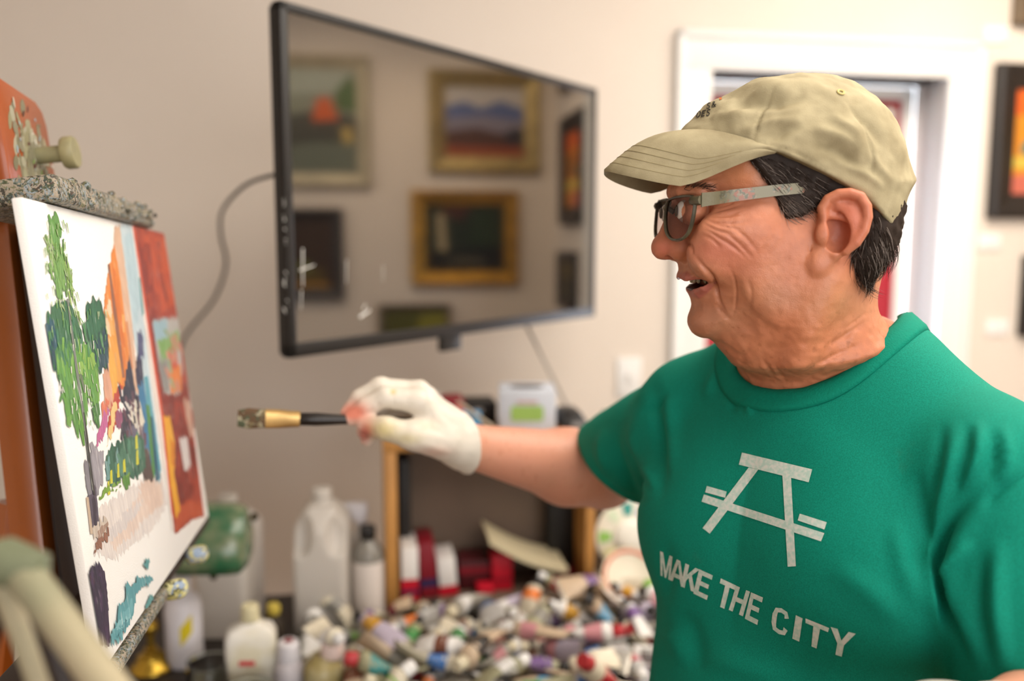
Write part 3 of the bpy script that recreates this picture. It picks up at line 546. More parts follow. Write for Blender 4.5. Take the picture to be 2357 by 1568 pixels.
b = MB(); b.lathe([(.006, .1004), (.006, .1012), (0, .1012)], 14, M=Matrix.Translation((.006, -.006, 0)) @ Matrix.Rotation(0.12, 4, 'Y')); b.build('red_dot', MC['R'], o)
o = rot_thing('lavender_bottle', 'stubby white bottle with a dark red topped cap left of the amber jar', 'bottle', 668, 1600, 0.1)
b = MB(); b.lathe([(.023, 0), (.025, .004), (.025, .05), (.019, .064), (.016, .068)], 22); b.build('bottle_body', mat('lavender_white', 'C8C0C2', 0.4), o)
b = MB(); b.lathe([(.019, .064), (.02, .066), (.018, .094), (.015, .097), (0, .097)], 20); b.build('cap', M_WPL, o)
b = MB(); b.lathe([(.008, .0972), (.007, .0995), (0, .1)], 14); b.build('red_top', MC['r'], o)
# ---------------------------------------------------------------- green glass bankers lamp
lp = PZ(350, 1540, TZ)
lamp = thing('desk_lamp', 'brass desk lamp with a green marbled glass shade behind the canvas corner', 'lamp', lp, WA)
M_BRASS = mat('brass', 'B8963A', 0.28, metal=0.9, var=0.2, vscale=10)
b = MB(); b.lathe([(.036, 0), (.038, .004), (.036, .010), (.026, .018), (.024, .026), (.012, .034), (.012, .04)], 28); b.build('lamp_base', M_BRASS, lamp)
sh = P(482, 1228, lp.y*1.02+0.02)-lamp.location; shl = V((sh.dot(WD), -sh.dot(WN), sh.z))
b = MB(); b.tube(smoothpts([(0, 0, .03), (0, 0, .10), (0, .0, shl.z*.62), (.012, .01, shl.z*.92), (.04, .015, shl.z+.02), (shl.x, shl.y, shl.z+.03)], 5), .0065, 10); b.lathe([(.012, .07), (.016, .08), (.012, .09)], 14); b.build('lamp_stem', M_BRASS, lamp)
M_SHADE = mat('green_marbled_glass', '2F6644', 0.22, col2='7A8464', mixscale=26, trans=0.15, coat=0.4)
b = MB(); rings = []
for i in range(15):                                     # half-dome trough, rounded ends
    t = -1+2*i/14; x = .070*t; k = (1-abs(t)**6)**.5 if abs(t) < 1 else 0.0; k = 0.55+0.45*k
    rings.append([(x, .066*k*math.cos(a), .090*k*math.sin(a)) for a in [math.radians(-12+204*j/16) for j in range(17)]])
b.loft(rings, cap=True, closed=False, M=Matrix.Translation(shl) @ Matrix.Translation((0, 0, -.034)) @ Matrix.Rotation(0.06, 4, 'Y')); s_ = b.build('lamp_shade', M_SHADE, lamp)
sm = s_.modifiers.new('thick', 'SOLIDIFY'); sm.thickness = 0.003
b = MB(); b.tube([shl+V((.012, -.045, -.03)), shl+V((.012, -.046, -.058))], .0012, 6); b.lathe([(0, 0), (.006, .004), (.006, .010), (0, .014)], 12, M=Matrix.Translation(shl+V((.012, -.046, -.070)))); b.build('pull_chain', mat('dark_brass', '4A3F2A', 0.4, metal=0.6), lamp)
b = MB(); b.lathe([(0, 0), (.007, .003), (.008, .01), (.004, .014), (0, .015)], 14, M=frameM(shl+V((.072, -.012, .03)), V((0, 1, 0)), V((0, 0, 1)), V((1, 0, 0)))); b.build('end_knob', mat('dark_brass2', '4A4232', 0.4, metal=0.5), lamp)
# ---------------------------------------------------------------- colour wheel plate and carton right of the bookcase
cq = PZ(1440, 1372, TZ+0.03); 
st = thing('storage_carton', 'plain grey storage carton hidden behind the colour wheel, right of the bookcase', 'carton', PZ(1478, 1352, TZ), WA)
cz = EYE+(P(1430, 1052, 1.95)-_C).z-TZ
b = MB(); b.box((0, 0.11, cz/2), (0.16, 0.15, cz)); b.build('carton_body', mat('grey_card', '9B948B', 0.7), st, bevel=0.003); b = MB(); b.box((0, 0.11, cz-0.02), (0.163, 0.153, 0.03)); b.build('carton_lid', mat('grey_card_lid', 'A8A199', 0.7), st, bevel=0.003)
pj = thing('cream_flask', 'cream flask with two black straps standing above the sleeve beside the bookcase', 'flask', st.matrix_basis @ V((-0.052, 0.08, cz)), WA)
b = MB(); b.lathe([(.018, 0), (.021, .004), (.024, .06), (.022, .085), (.014, .097), (.013, .1)], 20); b.build('flask_body', mat('cream_flask', 'E3DCC4', 0.45, col2='D3D08F', mixscale=12), pj)
for s in (-1, 1): b = MB(); b.tube(smoothpts([(s*.02, -.012, .004), (s*.027, -.013, .05), (s*.027, -.012, .085), (s*.018, -.008, .1)], 4), .005, 8); b.build('black_strap', M_BLKP, pj)
wc = PPL(1450, 1232, PZ(1440, 1372, TZ), WN); 
wl = thing('colour_wheel', 'round cream colour wheel plate with green, purple and orange wedges leaning beside the bookcase', 'plate', wc, WA); wl.rotation_euler = (-0.12, 0, WA); wl.scale = (.78, .78, .78)
MW = frameM((0, 0, 0), V((1, 0, 0)), V((0, 0, 1)), V((0, -1, 0)))
b = MB(); b.lathe([(0, -.004), (.094, -.004), (.099, 0), (.094, .003), (0, .003)], 40, M=MW, cap=False); b.build('plate', mat('cream_card', 'EBE5D3', 0.5), wl)
for a, c in ((180, '8DBE5A'), (215, 'E6E0B0'), (60, '6A7FC0'), (95, '3E9C93'), (10, '8E63B0'), (-22, 'C079B5'), (-55, 'E8B0A0'), (130, 'D9E6C8'), (35, '5560A8')):
    b = MB(); a0, a1 = math.radians(a-11), math.radians(a+11)
    b.prism([(.056*math.cos(a0), .056*math.sin(a0)), (.09*math.cos(a0), .09*math.sin(a0)), (.091*math.cos((a0+a1)/2), .091*math.sin((a0+a1)/2)), (.09*math.cos(a1), .09*math.sin(a1)), (.056*math.cos(a1), .056*math.sin(a1))], .0032, .0046, M=MW); b.build('wedge', mat('wedge_'+c, c, 0.5), wl)
b = MB(); b.lathe([(.046, .003), (.045, .010), (.036, .016), (.02, .018), (0, .0185)], 30, M=MW, cap=False); b.build('hub', mat('ivory_hub', 'EEE9DC', 0.45), wl)
bo_ = thing('paint_saucer', 'shallow saucer with orange and red rings below the colour wheel', 'saucer', PPL(1437, 1322, PZ(1440, 1388, TZ), WN)+WN*0.028, WA); bo_.rotation_euler = (0.9, 0, WA)
b = MB(); b.lathe([(.028, 0), (.034, .002), (.056, .016), (.060, .022), (.057, .022), (.05, .016), (.03, .006), (0, .005)], 34); b.build('saucer_body', mat('pale_saucer', 'E4DCC8', 0.4), bo_)
b = MB(); b.lathe([(.0505, .0164), (.0565, .0216), (.0568, .0222), (.0505, .0172)], 34, cap=False); b.build('red_ring', mat('salmon_ring', 'D9735A', 0.45), bo_)
b = MB(); b.lathe([(.0575, .018), (.0605, .0222), (.0612, .0222), (.0585, .0175)], 34, cap=False); b.build('orange_ring', mat('ochre_ring', 'D9A24A', 0.45), bo_)
# ================================================================== canvas and easel
CO = V((-0.3503, 0.7084, 1.2334)); CU = V((-0.1659, 0.9849, -0.0497)).normalized(); CV = V((-0.1248, 0.029, 0.9918)); CV = (CV-CU*CV.dot(CU)).normalized(); CN = CU.cross(CV)
CWd, CHt = 0.508, 0.406
MCV = frameM((0, 0, 0), CU, CV, CN)
canvas = thing('canvas', 'half painted white canvas with a green tree and a red building on the easel', 'painting', CO)
M_CANVAS = mat('primed_canvas', 'F4F1EC', 0.6, bump=0.25, bscale=900)
b = MB(); b.box((CWd/2, CHt/2, -0.0045), (CWd, CHt, 0.009), M=MCV); b.build('canvas_board', M_CANVAS, canvas, bevel=0.0015)
def cpx(x, y):
    q = PPL(x, y, CO, CN)-CO; return (q.dot(CU), q.dot(CV))
M_PAINT, nt, N, L, B = new_mat('wet_oil_paint'); B.inputs['Roughness'].default_value = 0.42
at_ = N.new('ShaderNodeAttribute'); at_.attribute_name = 'Col'; tc = N.new('ShaderNodeTexCoord'); mp = N.new('ShaderNodeMapping'); L.new(tc.outputs['Object'], mp.inputs[0]); mp.inputs['Rotation'].default_value = (0, .13, 0); mp.inputs['Scale'].default_value = (1, 1, .16)
nz = N.new('ShaderNodeTexNoise'); nz.inputs['Scale'].default_value = 230; nz.inputs['Detail'].default_value = 5; L.new(mp.outputs[0], nz.inputs[0]); rp = N.new('ShaderNodeValToRGB'); rp.color_ramp.elements[0].position = .3; rp.color_ramp.elements[1].position = .75; rp.color_ramp.elements[0].color = (.55, .55, .58, 1); rp.color_ramp.elements[1].color = (1.0, 1.0, .97, 1); L.new(nz.outputs['Fac'], rp.inputs[0])
mm = N.new('ShaderNodeMix'); mm.data_type = 'RGBA'; mm.blend_type = 'MULTIPLY'; mm.inputs[0].default_value = .55; L.new(at_.outputs['Color'], mm.inputs[6]); L.new(rp.outputs[0], mm.inputs[7])
r3 = N.new('ShaderNodeValToRGB'); r3.color_ramp.elements[0].position = .62; r3.color_ramp.elements[1].position = .74; r3.color_ramp.elements[0].color = (0, 0, 0, 1); r3.color_ramp.elements[1].color = (.45, .45, .45, 1); L.new(nz.outputs['Fac'], r3.inputs[0])
m2 = N.new('ShaderNodeMix'); m2.data_type = 'RGBA'; L.new(r3.outputs[0], m2.inputs[0]); L.new(mm.outputs[2], m2.inputs[6]); m2.inputs[7].default_value = (*lin('EDE9E2'), 1); L.new(m2.outputs[2], B.inputs['Base Color'])
bm_ = N.new('ShaderNodeBump'); bm_.inputs['Strength'].default_value = .6; bm_.inputs['Distance'].default_value = .0012; L.new(nz.outputs['Fac'], bm_.inputs['Height']); L.new(bm_.outputs[0], B.inputs['Normal'])
pb = MB(); _lay = [0]
def rough(poly, amp, seg):
    out = []
    n = len(poly)
    for i in range(n):
        a, c = V((*poly[i], 0)), V((*poly[(i+1) % n], 0)); L_ = (c-a).length; k = max(1, int(L_/seg)); d = (c-a).normalized() if L_ > 0 else V((1, 0, 0)); nn = V((-d.y, d.x, 0))
        for j in range(k):
            q = a.lerp(c, j/k)+(nn*rnd.gauss(0, amp*.5)+V((0, rnd.gauss(0, amp*2.0), 0)) if j else V((0, 0, 0))); out.append((min(CWd-.0005, max(.0005, q.x)), min(CHt-.0005, max(.0005, q.y))))
    return out
def dab(col, pts, amp=0.0012, seg=0.0035, var=0.06):
    _lay[0] += 1; z = 0.0002+_lay[0]*0.0000032
    poly = rough([cpx(*p) for p in pts], amp, seg); c = lin(col); k = 1+rnd.uniform(-var, var); c = tuple(min(1, x*k) for x in c)
    from mathutils.geometry import tessellate_polygon
    vs_ = [(x, y, z) for x, y in poly]; tri = tessellate_polygon([[V(v) for v in vs_]])
    pb.add(vs_, tri, 0, c, MCV)
def strokes(col, region, n, ln, wd, ang, col2=None, amp=0.0006):
    """n separate brush strokes of about ln x wd pixels inside the pixel polygon region"""
    xs = [p[0] for p in region]; ys = [p[1] for p in region]
    def inside(x, y):
        r = False; m = len(region)
        for i in range(m):
            x0, y0 = region[i]; x1, y1 = region[(i+1) % m]
            if (y0 > y) != (y1 > y) and x < (x1-x0)*(y-y0)/(y1-y0)+x0: r = not r
        return r
    k = 0; g = 0
    while k < n and g < n*30:
        g += 1; x, y = rnd.uniform(min(xs), max(xs)), rnd.uniform(min(ys), max(ys))
        if not inside(x, y): continue
        a = math.radians(ang+rnd.gauss(0, 7)); dx, dy = math.cos(a)*ln*rnd.uniform(.5, 1)/2, math.sin(a)*ln*rnd.uniform(.5, 1)/2; nx, ny = -math.sin(a)*wd/2, math.cos(a)*wd/2
        c = col if col2 is None or rnd.random() < .5 else col2
        dab(c, [(x-dx-nx, y-dy-ny), (x-dx+nx, y-dy+ny), (x+dx+nx*.7, y+dy+ny*.7), (x+dx-nx*.5, y+dy-ny*.5)], amp, 0.003, 0.12); k += 1
# pale washes
dab('F3E9E2', [(228, 1170), (300, 1120), (372, 1090), (385, 1160), (350, 1220), (260, 1290), (215, 1280)]); dab('E9D3C4', [(250, 1240), (330, 1130), (372, 1110), (375, 1160), (330, 1200), (262, 1270)]); dab('E3C9B8', [(318, 1120), (345, 1090), (366, 1120), (372, 1165), (345, 1180)])
dab('DCD3CF', [(240, 1230), (300, 1170), (330, 1150), (320, 1180), (255, 1250)])
# red building
dab('A8402A', [(303, 517), (388, 533), (470, 1188), (440, 1198), (402, 1232), (388, 1110)], .0004); dab('C4532F', [(330, 540), (380, 548), (402, 700), (372, 720), (345, 700)]); dab('93301F', [(316, 560), (345, 560), (360, 730), (385, 1000), (372, 1010), (340, 800)])
dab('8C2F22', [(372, 900), (432, 880), (452, 1090), (440, 1150), (410, 1170), (392, 1080)]); strokes('B5482B', [(315, 540), (385, 545), (405, 720), (350, 730)], 22, 70, 9, 82, '9A3823'); strokes('7A2A20', [(380, 930), (440, 930), (455, 1130), (405, 1150)], 22, 55, 8, 80, '9E3A26')
dab('C9A08C', [(422, 920), (436, 925), (446, 1000), (438, 1010), (428, 960)]); dab('D4CCC9', [(412, 1010), (430, 1008), (439, 1075), (424, 1085)]); dab('C2532F', [(400, 1170), (440, 1150), (464, 1160), (467, 1188), (430, 1200), (405, 1228)])
dab('B8B4AE', [(350, 738), (410, 732), (420, 850), (415, 905), (378, 910), (366, 850)]); dab('A3C2CC', [(350, 740), (385, 735), (385, 780), (358, 790)]); dab('7FA860', [(362, 790), (410, 760), (414, 800), (372, 830)]); dab('C75038', [(388, 800), (404, 800), (412, 860), (395, 850)]); dab('E0813F', [(388, 850), (415, 840), (418, 900), (392, 905)]); dab('8E8C88', [(362, 830), (385, 830), (388, 900), (376, 905)])
strokes('C98E78', [(360, 760), (412, 760), (416, 900), (376, 900)], 12, 36, 8, 75, '9AB089')
dab('E9A825', [(368, 965), (390, 958), (402, 1020), (400, 1090), (414, 1175), (404, 1192), (394, 1130), (382, 1050)]); dab('D8861E', [(390, 1010), (402, 1020), (402, 1080), (394, 1070)])
dab('F1E4DA', [(300, 517), (305, 517), (372, 960), (400, 1220), (396, 1225), (366, 1000)], .0003); dab('D8593A', [(304, 520), (309, 520), (376, 960), (400, 1200), (394, 1180), (370, 960)], .0003)
# pale column, peach and orange gable
dab('CFE0E6', [(270, 518), (302, 520), (320, 640), (340, 830), (366, 1030), (352, 1050), (330, 900), (305, 760), (285, 620)]); dab('BFD8E0', [(285, 540), (303, 540), (322, 700), (312, 760), (296, 660)]); dab('EBC3A4', [(262, 522), (274, 516), (288, 620), (305, 760), (318, 900), (306, 905), (292, 800), (276, 660), (262, 590)])
dab('EE9140', [(262, 560), (275, 640), (290, 760), (304, 880), (296, 905), (278, 900), (250, 800), (236, 740), (245, 640)]); dab('F2A748', [(244, 730), (262, 720), (280, 850), (276, 890), (258, 860)]); dab('F6D6B0', [(240, 720), (254, 690), (258, 760), (246, 780)]); dab('E07A2C', [(256, 600), (270, 640), (288, 800), (280, 800), (262, 690)]); strokes('F3B265', [(245, 640), (270, 640), (300, 880), (260, 860)], 14, 60, 6, 80, 'E88432')
dab('9A6248', [(247, 608), (251, 608), (276, 780), (286, 870), (281, 870), (262, 740)], .0003); dab('D88E5E', [(288, 740), (293, 740), (306, 850), (302, 850)], .0003)
dab('E3A98A', [(236, 860), (250, 812), (262, 880), (262, 960), (240, 930)]); dab('F0B04A', [(246, 770), (268, 850), (272, 930), (262, 940), (250, 850)]); dab('5FA5A6', [(318, 640), (322, 640), (330, 720), (326, 730)], .0003)
# dark figures, blue and turquoise
dab('2F3040', [(296, 814), (306, 870), (312, 910), (300, 940), (278, 930), (288, 870)]); dab('34324A', [(318, 805), (326, 830), (330, 880), (314, 890), (310, 850)]); dab('55587E', [(314, 760), (328, 770), (330, 820), (318, 830)]); dab('3C7FA8', [(316, 890), (330, 880), (345, 1000), (350, 1090), (338, 1080), (326, 980)]); dab('67B0C0', [(330, 870), (340, 870), (370, 1080), (366, 1115), (354, 1090)]); dab('57934C', [(334, 930), (344, 940), (360, 1090), (350, 1100)]); dab('1F5C74', [(345, 960), (350, 960), (366, 1100), (358, 1112)], .0004)
dab('C2452F', [(270, 890), (282, 880), (262, 980), (246, 1000), (252, 940)]); dab('B93A2E', [(262, 930), (276, 920), (262, 990), (250, 1000)]); dab('E27B58', [(232, 930), (250, 915), (246, 960), (234, 970)]); dab('C76A9A', [(236, 955), (252, 945), (238, 1005), (220, 1045), (222, 1010)]); dab('F0CF8A', [(258, 935), (268, 930), (256, 1010), (244, 1030)]); dab('9E5A78', [(262, 960), (292, 940), (296, 980), (268, 985)]); dab('3E3B48', [(280, 950), (305, 935), (316, 1000), (300, 1030), (276, 1010)]); dab('6F6A7C', [(288, 985), (330, 970), (335, 1060), (300, 1060)]); dab('E6DDC8', [(300, 925), (318, 920), (332, 970), (320, 1000), (300, 965)]); dab('5A4A42', [(318, 1040), (340, 1030), (352, 1100), (332, 1110)])
strokes('2B2D3B', [(275, 900), (325, 900), (335, 1020), (280, 1010)], 18, 40, 6, 80, '6B4A55'); strokes('D9D4CC', [(290, 930), (325, 930), (330, 990), (300, 990)], 7, 22, 5, 60)
# green hedge with bright blades
dab('3C6B54', [(248, 1035), (300, 1005), (330, 1010), (335, 1080), (300, 1100), (250, 1120), (240, 1080)]); dab('4F7F66', [(262, 1045), (312, 1010), (326, 1085), (280, 1100)]); dab('7FA4A2', [(264, 1040), (270, 1030), (276, 1080), (270, 1090)], .0004); dab('6E9A96', [(240, 1060), (250, 1050), (252, 1100), (244, 1110)]); strokes('2E5B48', [(255, 1030), (325, 1010), (330, 1085), (255, 1110)], 22, 48, 6, 84, '5B8C74')
for x, y in ((252, 1085), (268, 1070), (282, 1060), (310, 1005), (312, 1040), (246, 1110)): dab('D6D236', [(x, y), (x+4, y-4), (x+6, y+28), (x, y+30)], .0004)
dab('7FA83E', [(226, 1150), (240, 1120), (280, 1105), (298, 1090), (294, 1110), (250, 1130), (232, 1150)]); dab('5C8F3A', [(280, 1100), (298, 1088), (298, 1120), (288, 1128)])
# grey path and lamp post
dab('8E8A90', [(192, 1065), (205, 1040), (222, 1080), (226, 1140), (206, 1150), (196, 1120)]); dab('A19CA3', [(205, 1020), (238, 1040), (236, 1110), (222, 1140), (212, 1080)]); dab('5C5260', [(200, 1140), (220, 1125), (226, 1200), (212, 1215)]); dab('3F3440', [(210, 1150), (218, 1150), (222, 1210), (214, 1212)])
dab('C9B29A', [(196, 1145), (202, 1145), (212, 1230), (206, 1230)], .0004); dab('CFC0B0', [(212, 1215), (240, 1190), (248, 1205), (236, 1240), (214, 1245)]); dab('9A6A52', [(218, 1250), (248, 1215), (250, 1235), (226, 1265), (214, 1275)]); dab('B0907C', [(222, 1225), (246, 1200), (248, 1208), (226, 1240)], .0004)
# tree
dab('6BA24C', [(112, 495), (128, 490), (140, 525), (136, 560), (124, 575), (112, 560)], .002); dab('78A755', [(118, 570), (134, 568), (146, 590), (150, 650), (140, 690), (128, 680), (124, 630)], .002); strokes('86B35C', [(105, 560), (150, 560), (165, 680), (120, 660)], 34, 46, 3.5, 80, '6A9A48'); strokes('A3BE7C', [(98, 540), (120, 560), (125, 620), (108, 600)], 12, 30, 2.5, 80); strokes('9DBB62', [(145, 590), (158, 610), (182, 740), (168, 745)], 16, 60, 3, 78, '7FA550')
dab('3B7046', [(105, 740), (125, 700), (150, 695), (170, 720), (185, 760), (180, 800), (150, 810), (115, 800)], .002); dab('1F5260', [(102, 745), (120, 735), (130, 790), (124, 840), (108, 850), (103, 800)], .002); dab('2C5C3C', [(188, 760), (205, 700), (225, 682), (240, 730), (246, 800), (240, 850), (228, 862), (212, 820), (200, 800)], .002); dab('264A52', [(215, 780), (246, 770), (246, 835), (232, 862), (218, 840)], .002); dab('35704A', [(196, 720), (222, 690), (236, 730), (220, 780), (200, 770)], .002)
dab('4F8A42', [(110, 810), (150, 790), (200, 790), (220, 830), (214, 870), (180, 880), (130, 870)], .002); dab('67A23F', [(130, 830), (170, 800), (205, 800), (226, 860), (226, 935), (216, 940), (205, 890), (195, 1000), (180, 1012), (168, 980), (150, 960), (140, 900)], .0025); dab('5B9440', [(150, 880), (190, 860), (192, 960), (178, 1005), (160, 960)], .002); strokes('7DB04A', [(120, 800), (215, 790), (225, 900), (185, 980), (140, 910)], 40, 50, 5, 84, '5F9A44'); strokes('3F7A55', [(105, 740), (240, 720), (240, 830), (110, 830)], 26, 46, 6, 82, '4F8A4F'); strokes('8FB94E', [(165, 800), (215, 810), (210, 870), (170, 860)], 12, 36, 6, 84); strokes('1E4650', [(104, 790), (125, 790), (122, 900), (108, 880)], 10, 60, 5, 86)
dab('74A84A', [(150, 960), (162, 955), (160, 985), (150, 978)], .001); dab('4A8038', [(208, 940), (226, 930), (226, 985), (216, 975)], .0012)
dab('7B8076', [(150, 688), (154, 688), (176, 850), (200, 1010), (212, 1130), (209, 1130), (194, 1010), (170, 850)], .0003); dab('3A3A38', [(188, 950), (191, 950), (208, 1080), (216, 1140), (212, 1140), (202, 1070)], .0003); dab('6A7A58', [(178, 862), (184, 860), (194, 900), (190, 905)], .0003)
strokes('A9C486', [(98, 500), (150, 500), (185, 740), (105, 720)], 46, 26, 2.2, 82, '86B35C'); strokes('BFD3A4', [(100, 700), (245, 690), (235, 990), (120, 950)], 40, 22, 2.4, 84, '6FA55A'); strokes('F1EEE8', [(120, 800), (235, 780), (215, 990), (140, 940)], 22, 20, 2.2, 84)
# plum post and turquoise water
dab('33203A', [(188, 1350), (196, 1320), (222, 1292), (236, 1315), (243, 1365), (249, 1480), (232, 1490), (214, 1470), (203, 1440), (196, 1390)], .0012); dab('4A2733', [(196, 1335), (215, 1310), (213, 1345), (202, 1350)], .001); strokes('281830', [(200, 1330), (235, 1330), (245, 1470), (215, 1450)], 16, 70, 7, 86, '432A4A'); dab('8E3A3A', [(199, 1342), (203, 1340), (207, 1375), (203, 1372)], .0003)
dab('5FA3AA', [(252, 1490), (250, 1460), (266, 1420), (268, 1400), (286, 1375), (284, 1345), (300, 1350), (318, 1330), (346, 1328), (350, 1338), (326, 1350), (308, 1375), (304, 1410), (292, 1440), (270, 1480)], .0012); dab('74B4BA', [(268, 1440), (290, 1400), (302, 1380), (300, 1412), (280, 1445)], .001); dab('5C9C9C', [(326, 1300), (338, 1284), (342, 1296), (334, 1310)], .0008); dab('5C9C9C', [(331, 1392), (346, 1368), (350, 1378), (340, 1398), (331, 1404)], .0008); strokes('8CC4C8', [(262, 1440), (300, 1370), (304, 1410), (270, 1470)], 8, 30, 5, -60, '4E9098')
pic = pb.build('oil_sketch', M_PAINT, canvas, smooth=False)
# ---- easel (built in the frame of the canvas)
M_HONEY = mat('honey_varnished_wood', 'A5561C', 0.3, var=0.25, vscale=4, stretch=(1, 1, 0.2), coat=0.3); M_DARKW = mat('dark_brown_wood', '2B1C14', 0.45, var=0.3, vscale=5)
SPL = ['8F8A62', 'C9C3AF', '5E6A45', 'B8552E', '9FB2B8', 'D8D2C4', '3E3A30', 'A8A04A', '6F8F86', 'C47C58']
M_SPLAT = mat('honey_wood_block', 'A8501B', 0.32, var=0.2, vscale=6, coat=0.2); M_CRUST = splat_mat('thick_paint_crust', '3E3A2E', ['6E7A76', '98A3A8', '4A5034', '7C7A5C', '3E4A42', 'A89A86', '748C96', '8A4A34', '4B3A2C', 'B8BCB6'], 210, 0.72, 0.45, 1.0)
M_KNOB = mat('paint_smeared_knob', 'A39A72', 0.45, col2='8B8666', mixscale=30, bump=0.4, bscale=40)
easel = thing('studio_easel', 'tall honey brown studio easel splashed with dried paint, holding the canvas', 'easel', (CO.x-0.14, CO.y+0.26, 0))
EO = CO-easel.location
def em(u, v, n): return EO+CU*u+CV*v+CN*n
ME = frameM(EO, CU, CV, CN)
# mast: a little steeper than the canvas
top = em(.262, .86, -.125); 
def mast_box(u0, u1, n0, n1, v0, v1, nt_, nb_):  # n shifts from nb_ at v0 to nt_ at v1
    r = []
    for v, s in ((v0, nb_), (v1, nt_)): r.append([em(u0, v, n0+s), em(u1, v, n0+s), em(u1, v, n1+s), em(u0, v, n1+s)])
    return r
b = MB(); b.loft(mast_box(.262, .36, -.035, 0, -1.16, .425, -.108, -.20)); b.build('mast', M_HONEY, easel, bevel=0.003)
b = MB(); b.loft(mast_box(.28, .345, -.001, .010, -.6, .41, -.104, -.158)); b.build('mast_shade_strip', M_DARKW, easel)  # dark strip added to the mast front, shade put into its colour
b = MB(); b.loft(mast_box(.258, .365, -.001, .020, -.55, .398, -.100, -.135)); b.build('mast_shade_panel', M_DARKW, easel, bevel=0.002)  # dark panel whose colour stands for the shaded mast face behind the canvas
# clamp block
SMEAR = [mat('smear_'+c, c, 0.4, bump=.4, bscale=90) for c in ('8F8A68', '7E7A60', '9A9678', 'A8A48C', '86826A', 'D8D2C4', 'B8B43A', '9FB2B8', '5A2A1C', '7FA04A', 'C9C3AF')]
bp = [(.215, .435), (.36, .435), (.36, .535), (.352, .552), (.335, .560), (.215, .566)]
b = MB(); b.prism(bp, -.100, -.082, M=ME); blk = b.build('clamp_block', M_SPLAT, easel, bevel=0.004)
for i in range(190):                      # dried smears round the knob and stray flecks
    big = i < 120; a_, r_ = rnd.uniform(0, 6.28), abs(rnd.gauss(0, .030 if big else .06)); u, v = .300+r_*math.cos(a_)*1.5, .488+r_*math.sin(a_)*1.15
    if not (.219 < u < .354 and .44 < v < .548): continue
    ln, wd_ = (rnd.uniform(.008, .022), rnd.uniform(.006, .012)) if big else (rnd.uniform(.002, .007), rnd.uniform(.0015, .004)); th = 1.2+rnd.gauss(0, .5); c_, s_ = math.cos(th), math.sin(th); z_ = -.0818+i*.000006
    pts = [(u+c_*ln*math.cos(t)*rnd.uniform(.7, 1)-s_*wd_*math.sin(t)*.6, v+s_*ln*math.cos(t)*rnd.uniform(.7, 1)+c_*wd_*math.sin(t)*.6) for t in [6.283*k/9 for k in range(9)]]
    b = MB(); b.prism(pts, z_-.0003, z_, M=ME); b.build('paint_smear', SMEAR[rnd.randrange(5) if big else rnd.randrange(len(SMEAR))], blk, smooth=False)
MK = frameM(em(.305, .492, -.082), CU, CV, CN)
b = MB(); b.lathe([(.0095, -.002), (.0095, .026), (.010, .028), (.0165, .029), (.0185, .032), (.0185, .041), (.017, .043), (.0, .043)], 28, M=MK); b.build('clamp_knob', M_KNOB, easel)
# top ledge across the canvas
b = MB(); b.prism([(.06, -.082), (.215, -.088), (.36, -.088), (.425, -.02), (.43, .006), (.30, .011), (.05, .012)], .407, .431, M=frameM(EO, CU, CN, CV)); o = b.build('canvas_clamp_ledge', M_CRUST, easel, bevel=0.005, segs=3)
b = MB()
for i in range(46):
    u = rnd.uniform(.07, .42); r = rnd.uniform(.002, .006); b.lathe([(0, -r), (r*.8, -r*.6), (r, 0), (r*.7, r*.6), (0, r*.8)], 7, M=ME @ Matrix.Translation((u, .409+rnd.uniform(0, .022), rnd.uniform(.006, .012))) @ Matrix.Rotation(rnd.uniform(0, 3), 4, 'Y'))
tag(b.build('paint_crumbs', M_CRUST, easel), None, None, None, 'stuff')
# bottom ledge with crusted ends
b = MB(); b.prism([(-.02, -.10), (.56, -.10), (.56, -.010), (-.02, -.010)], -.022, -.002, M=frameM(EO, CU, CN, CV)); b.build('canvas_shelf', M_DARKW, easel, bevel=0.004)
for u in (.245, .375):
    b = MB(); b.box((u, -.016, .006), (.024, .022, .028), M=ME); o = b.build('shelf_lip', splat_mat('crusted_lip', '6E6A45', ['B7B06A', '8FA0B8', '5C5A36', 'D8D29A', '3F3A28', '9DB0C8', 'C8BE70'], 120, 0.95, 0.35, 1.0), easel, bevel=0.009, segs=3)
b = MB(); b.box((.13, -.013, -.004), (.20, .014, .012), M=ME); b.build('shelf_rail', M_CRUST, easel, bevel=0.004)
# base: two feet, cross bar, rear strut
fz = -CO.z; Bq = V((0, 0, 0))
cu2 = V((CU.x, CU.y, 0)).normalized(); cn2 = V((CN.x, CN.y, 0)).normalized()
mb = em(.311, -1.16, -.215); mb.z = 0
for s in (-1, 1):
    b = MB(); b.box((0, 0, .03), (.06, .62, .06), M=frameM(mb+cu2*s*.24, cu2, cn2, V((0, 0, 1)))); b.build('foot', M_HONEY, easel, bevel=0.004)
b = MB(); b.box((0, 0, .085), (.56, .07, .05), M=frameM(mb, cu2, cn2, V((0, 0, 1)))); b.build('base_bar', M_HONEY, easel, bevel=0.003)
b = MB(); b.box((0, 0, .56), (.60, .035, .05), M=frameM(mb-cn2*.02, cu2, cn2, V((0, 0, 1)))); b.build('cross_bar', M_HONEY, easel, bevel=0.003)
b = MB(); b.tube([mb-cn2*.28+V((0, 0, .06)), em(.311, .1, -.17)], .018, 8); b.build('rear_strut', M_HONEY, easel)
b = MB(); b.loft(mast_box(.225, .285, -.022, -.002, .42, 1.15, -.108, -.100)); b.build('upper_mast', M_HONEY, easel, bevel=0.002)
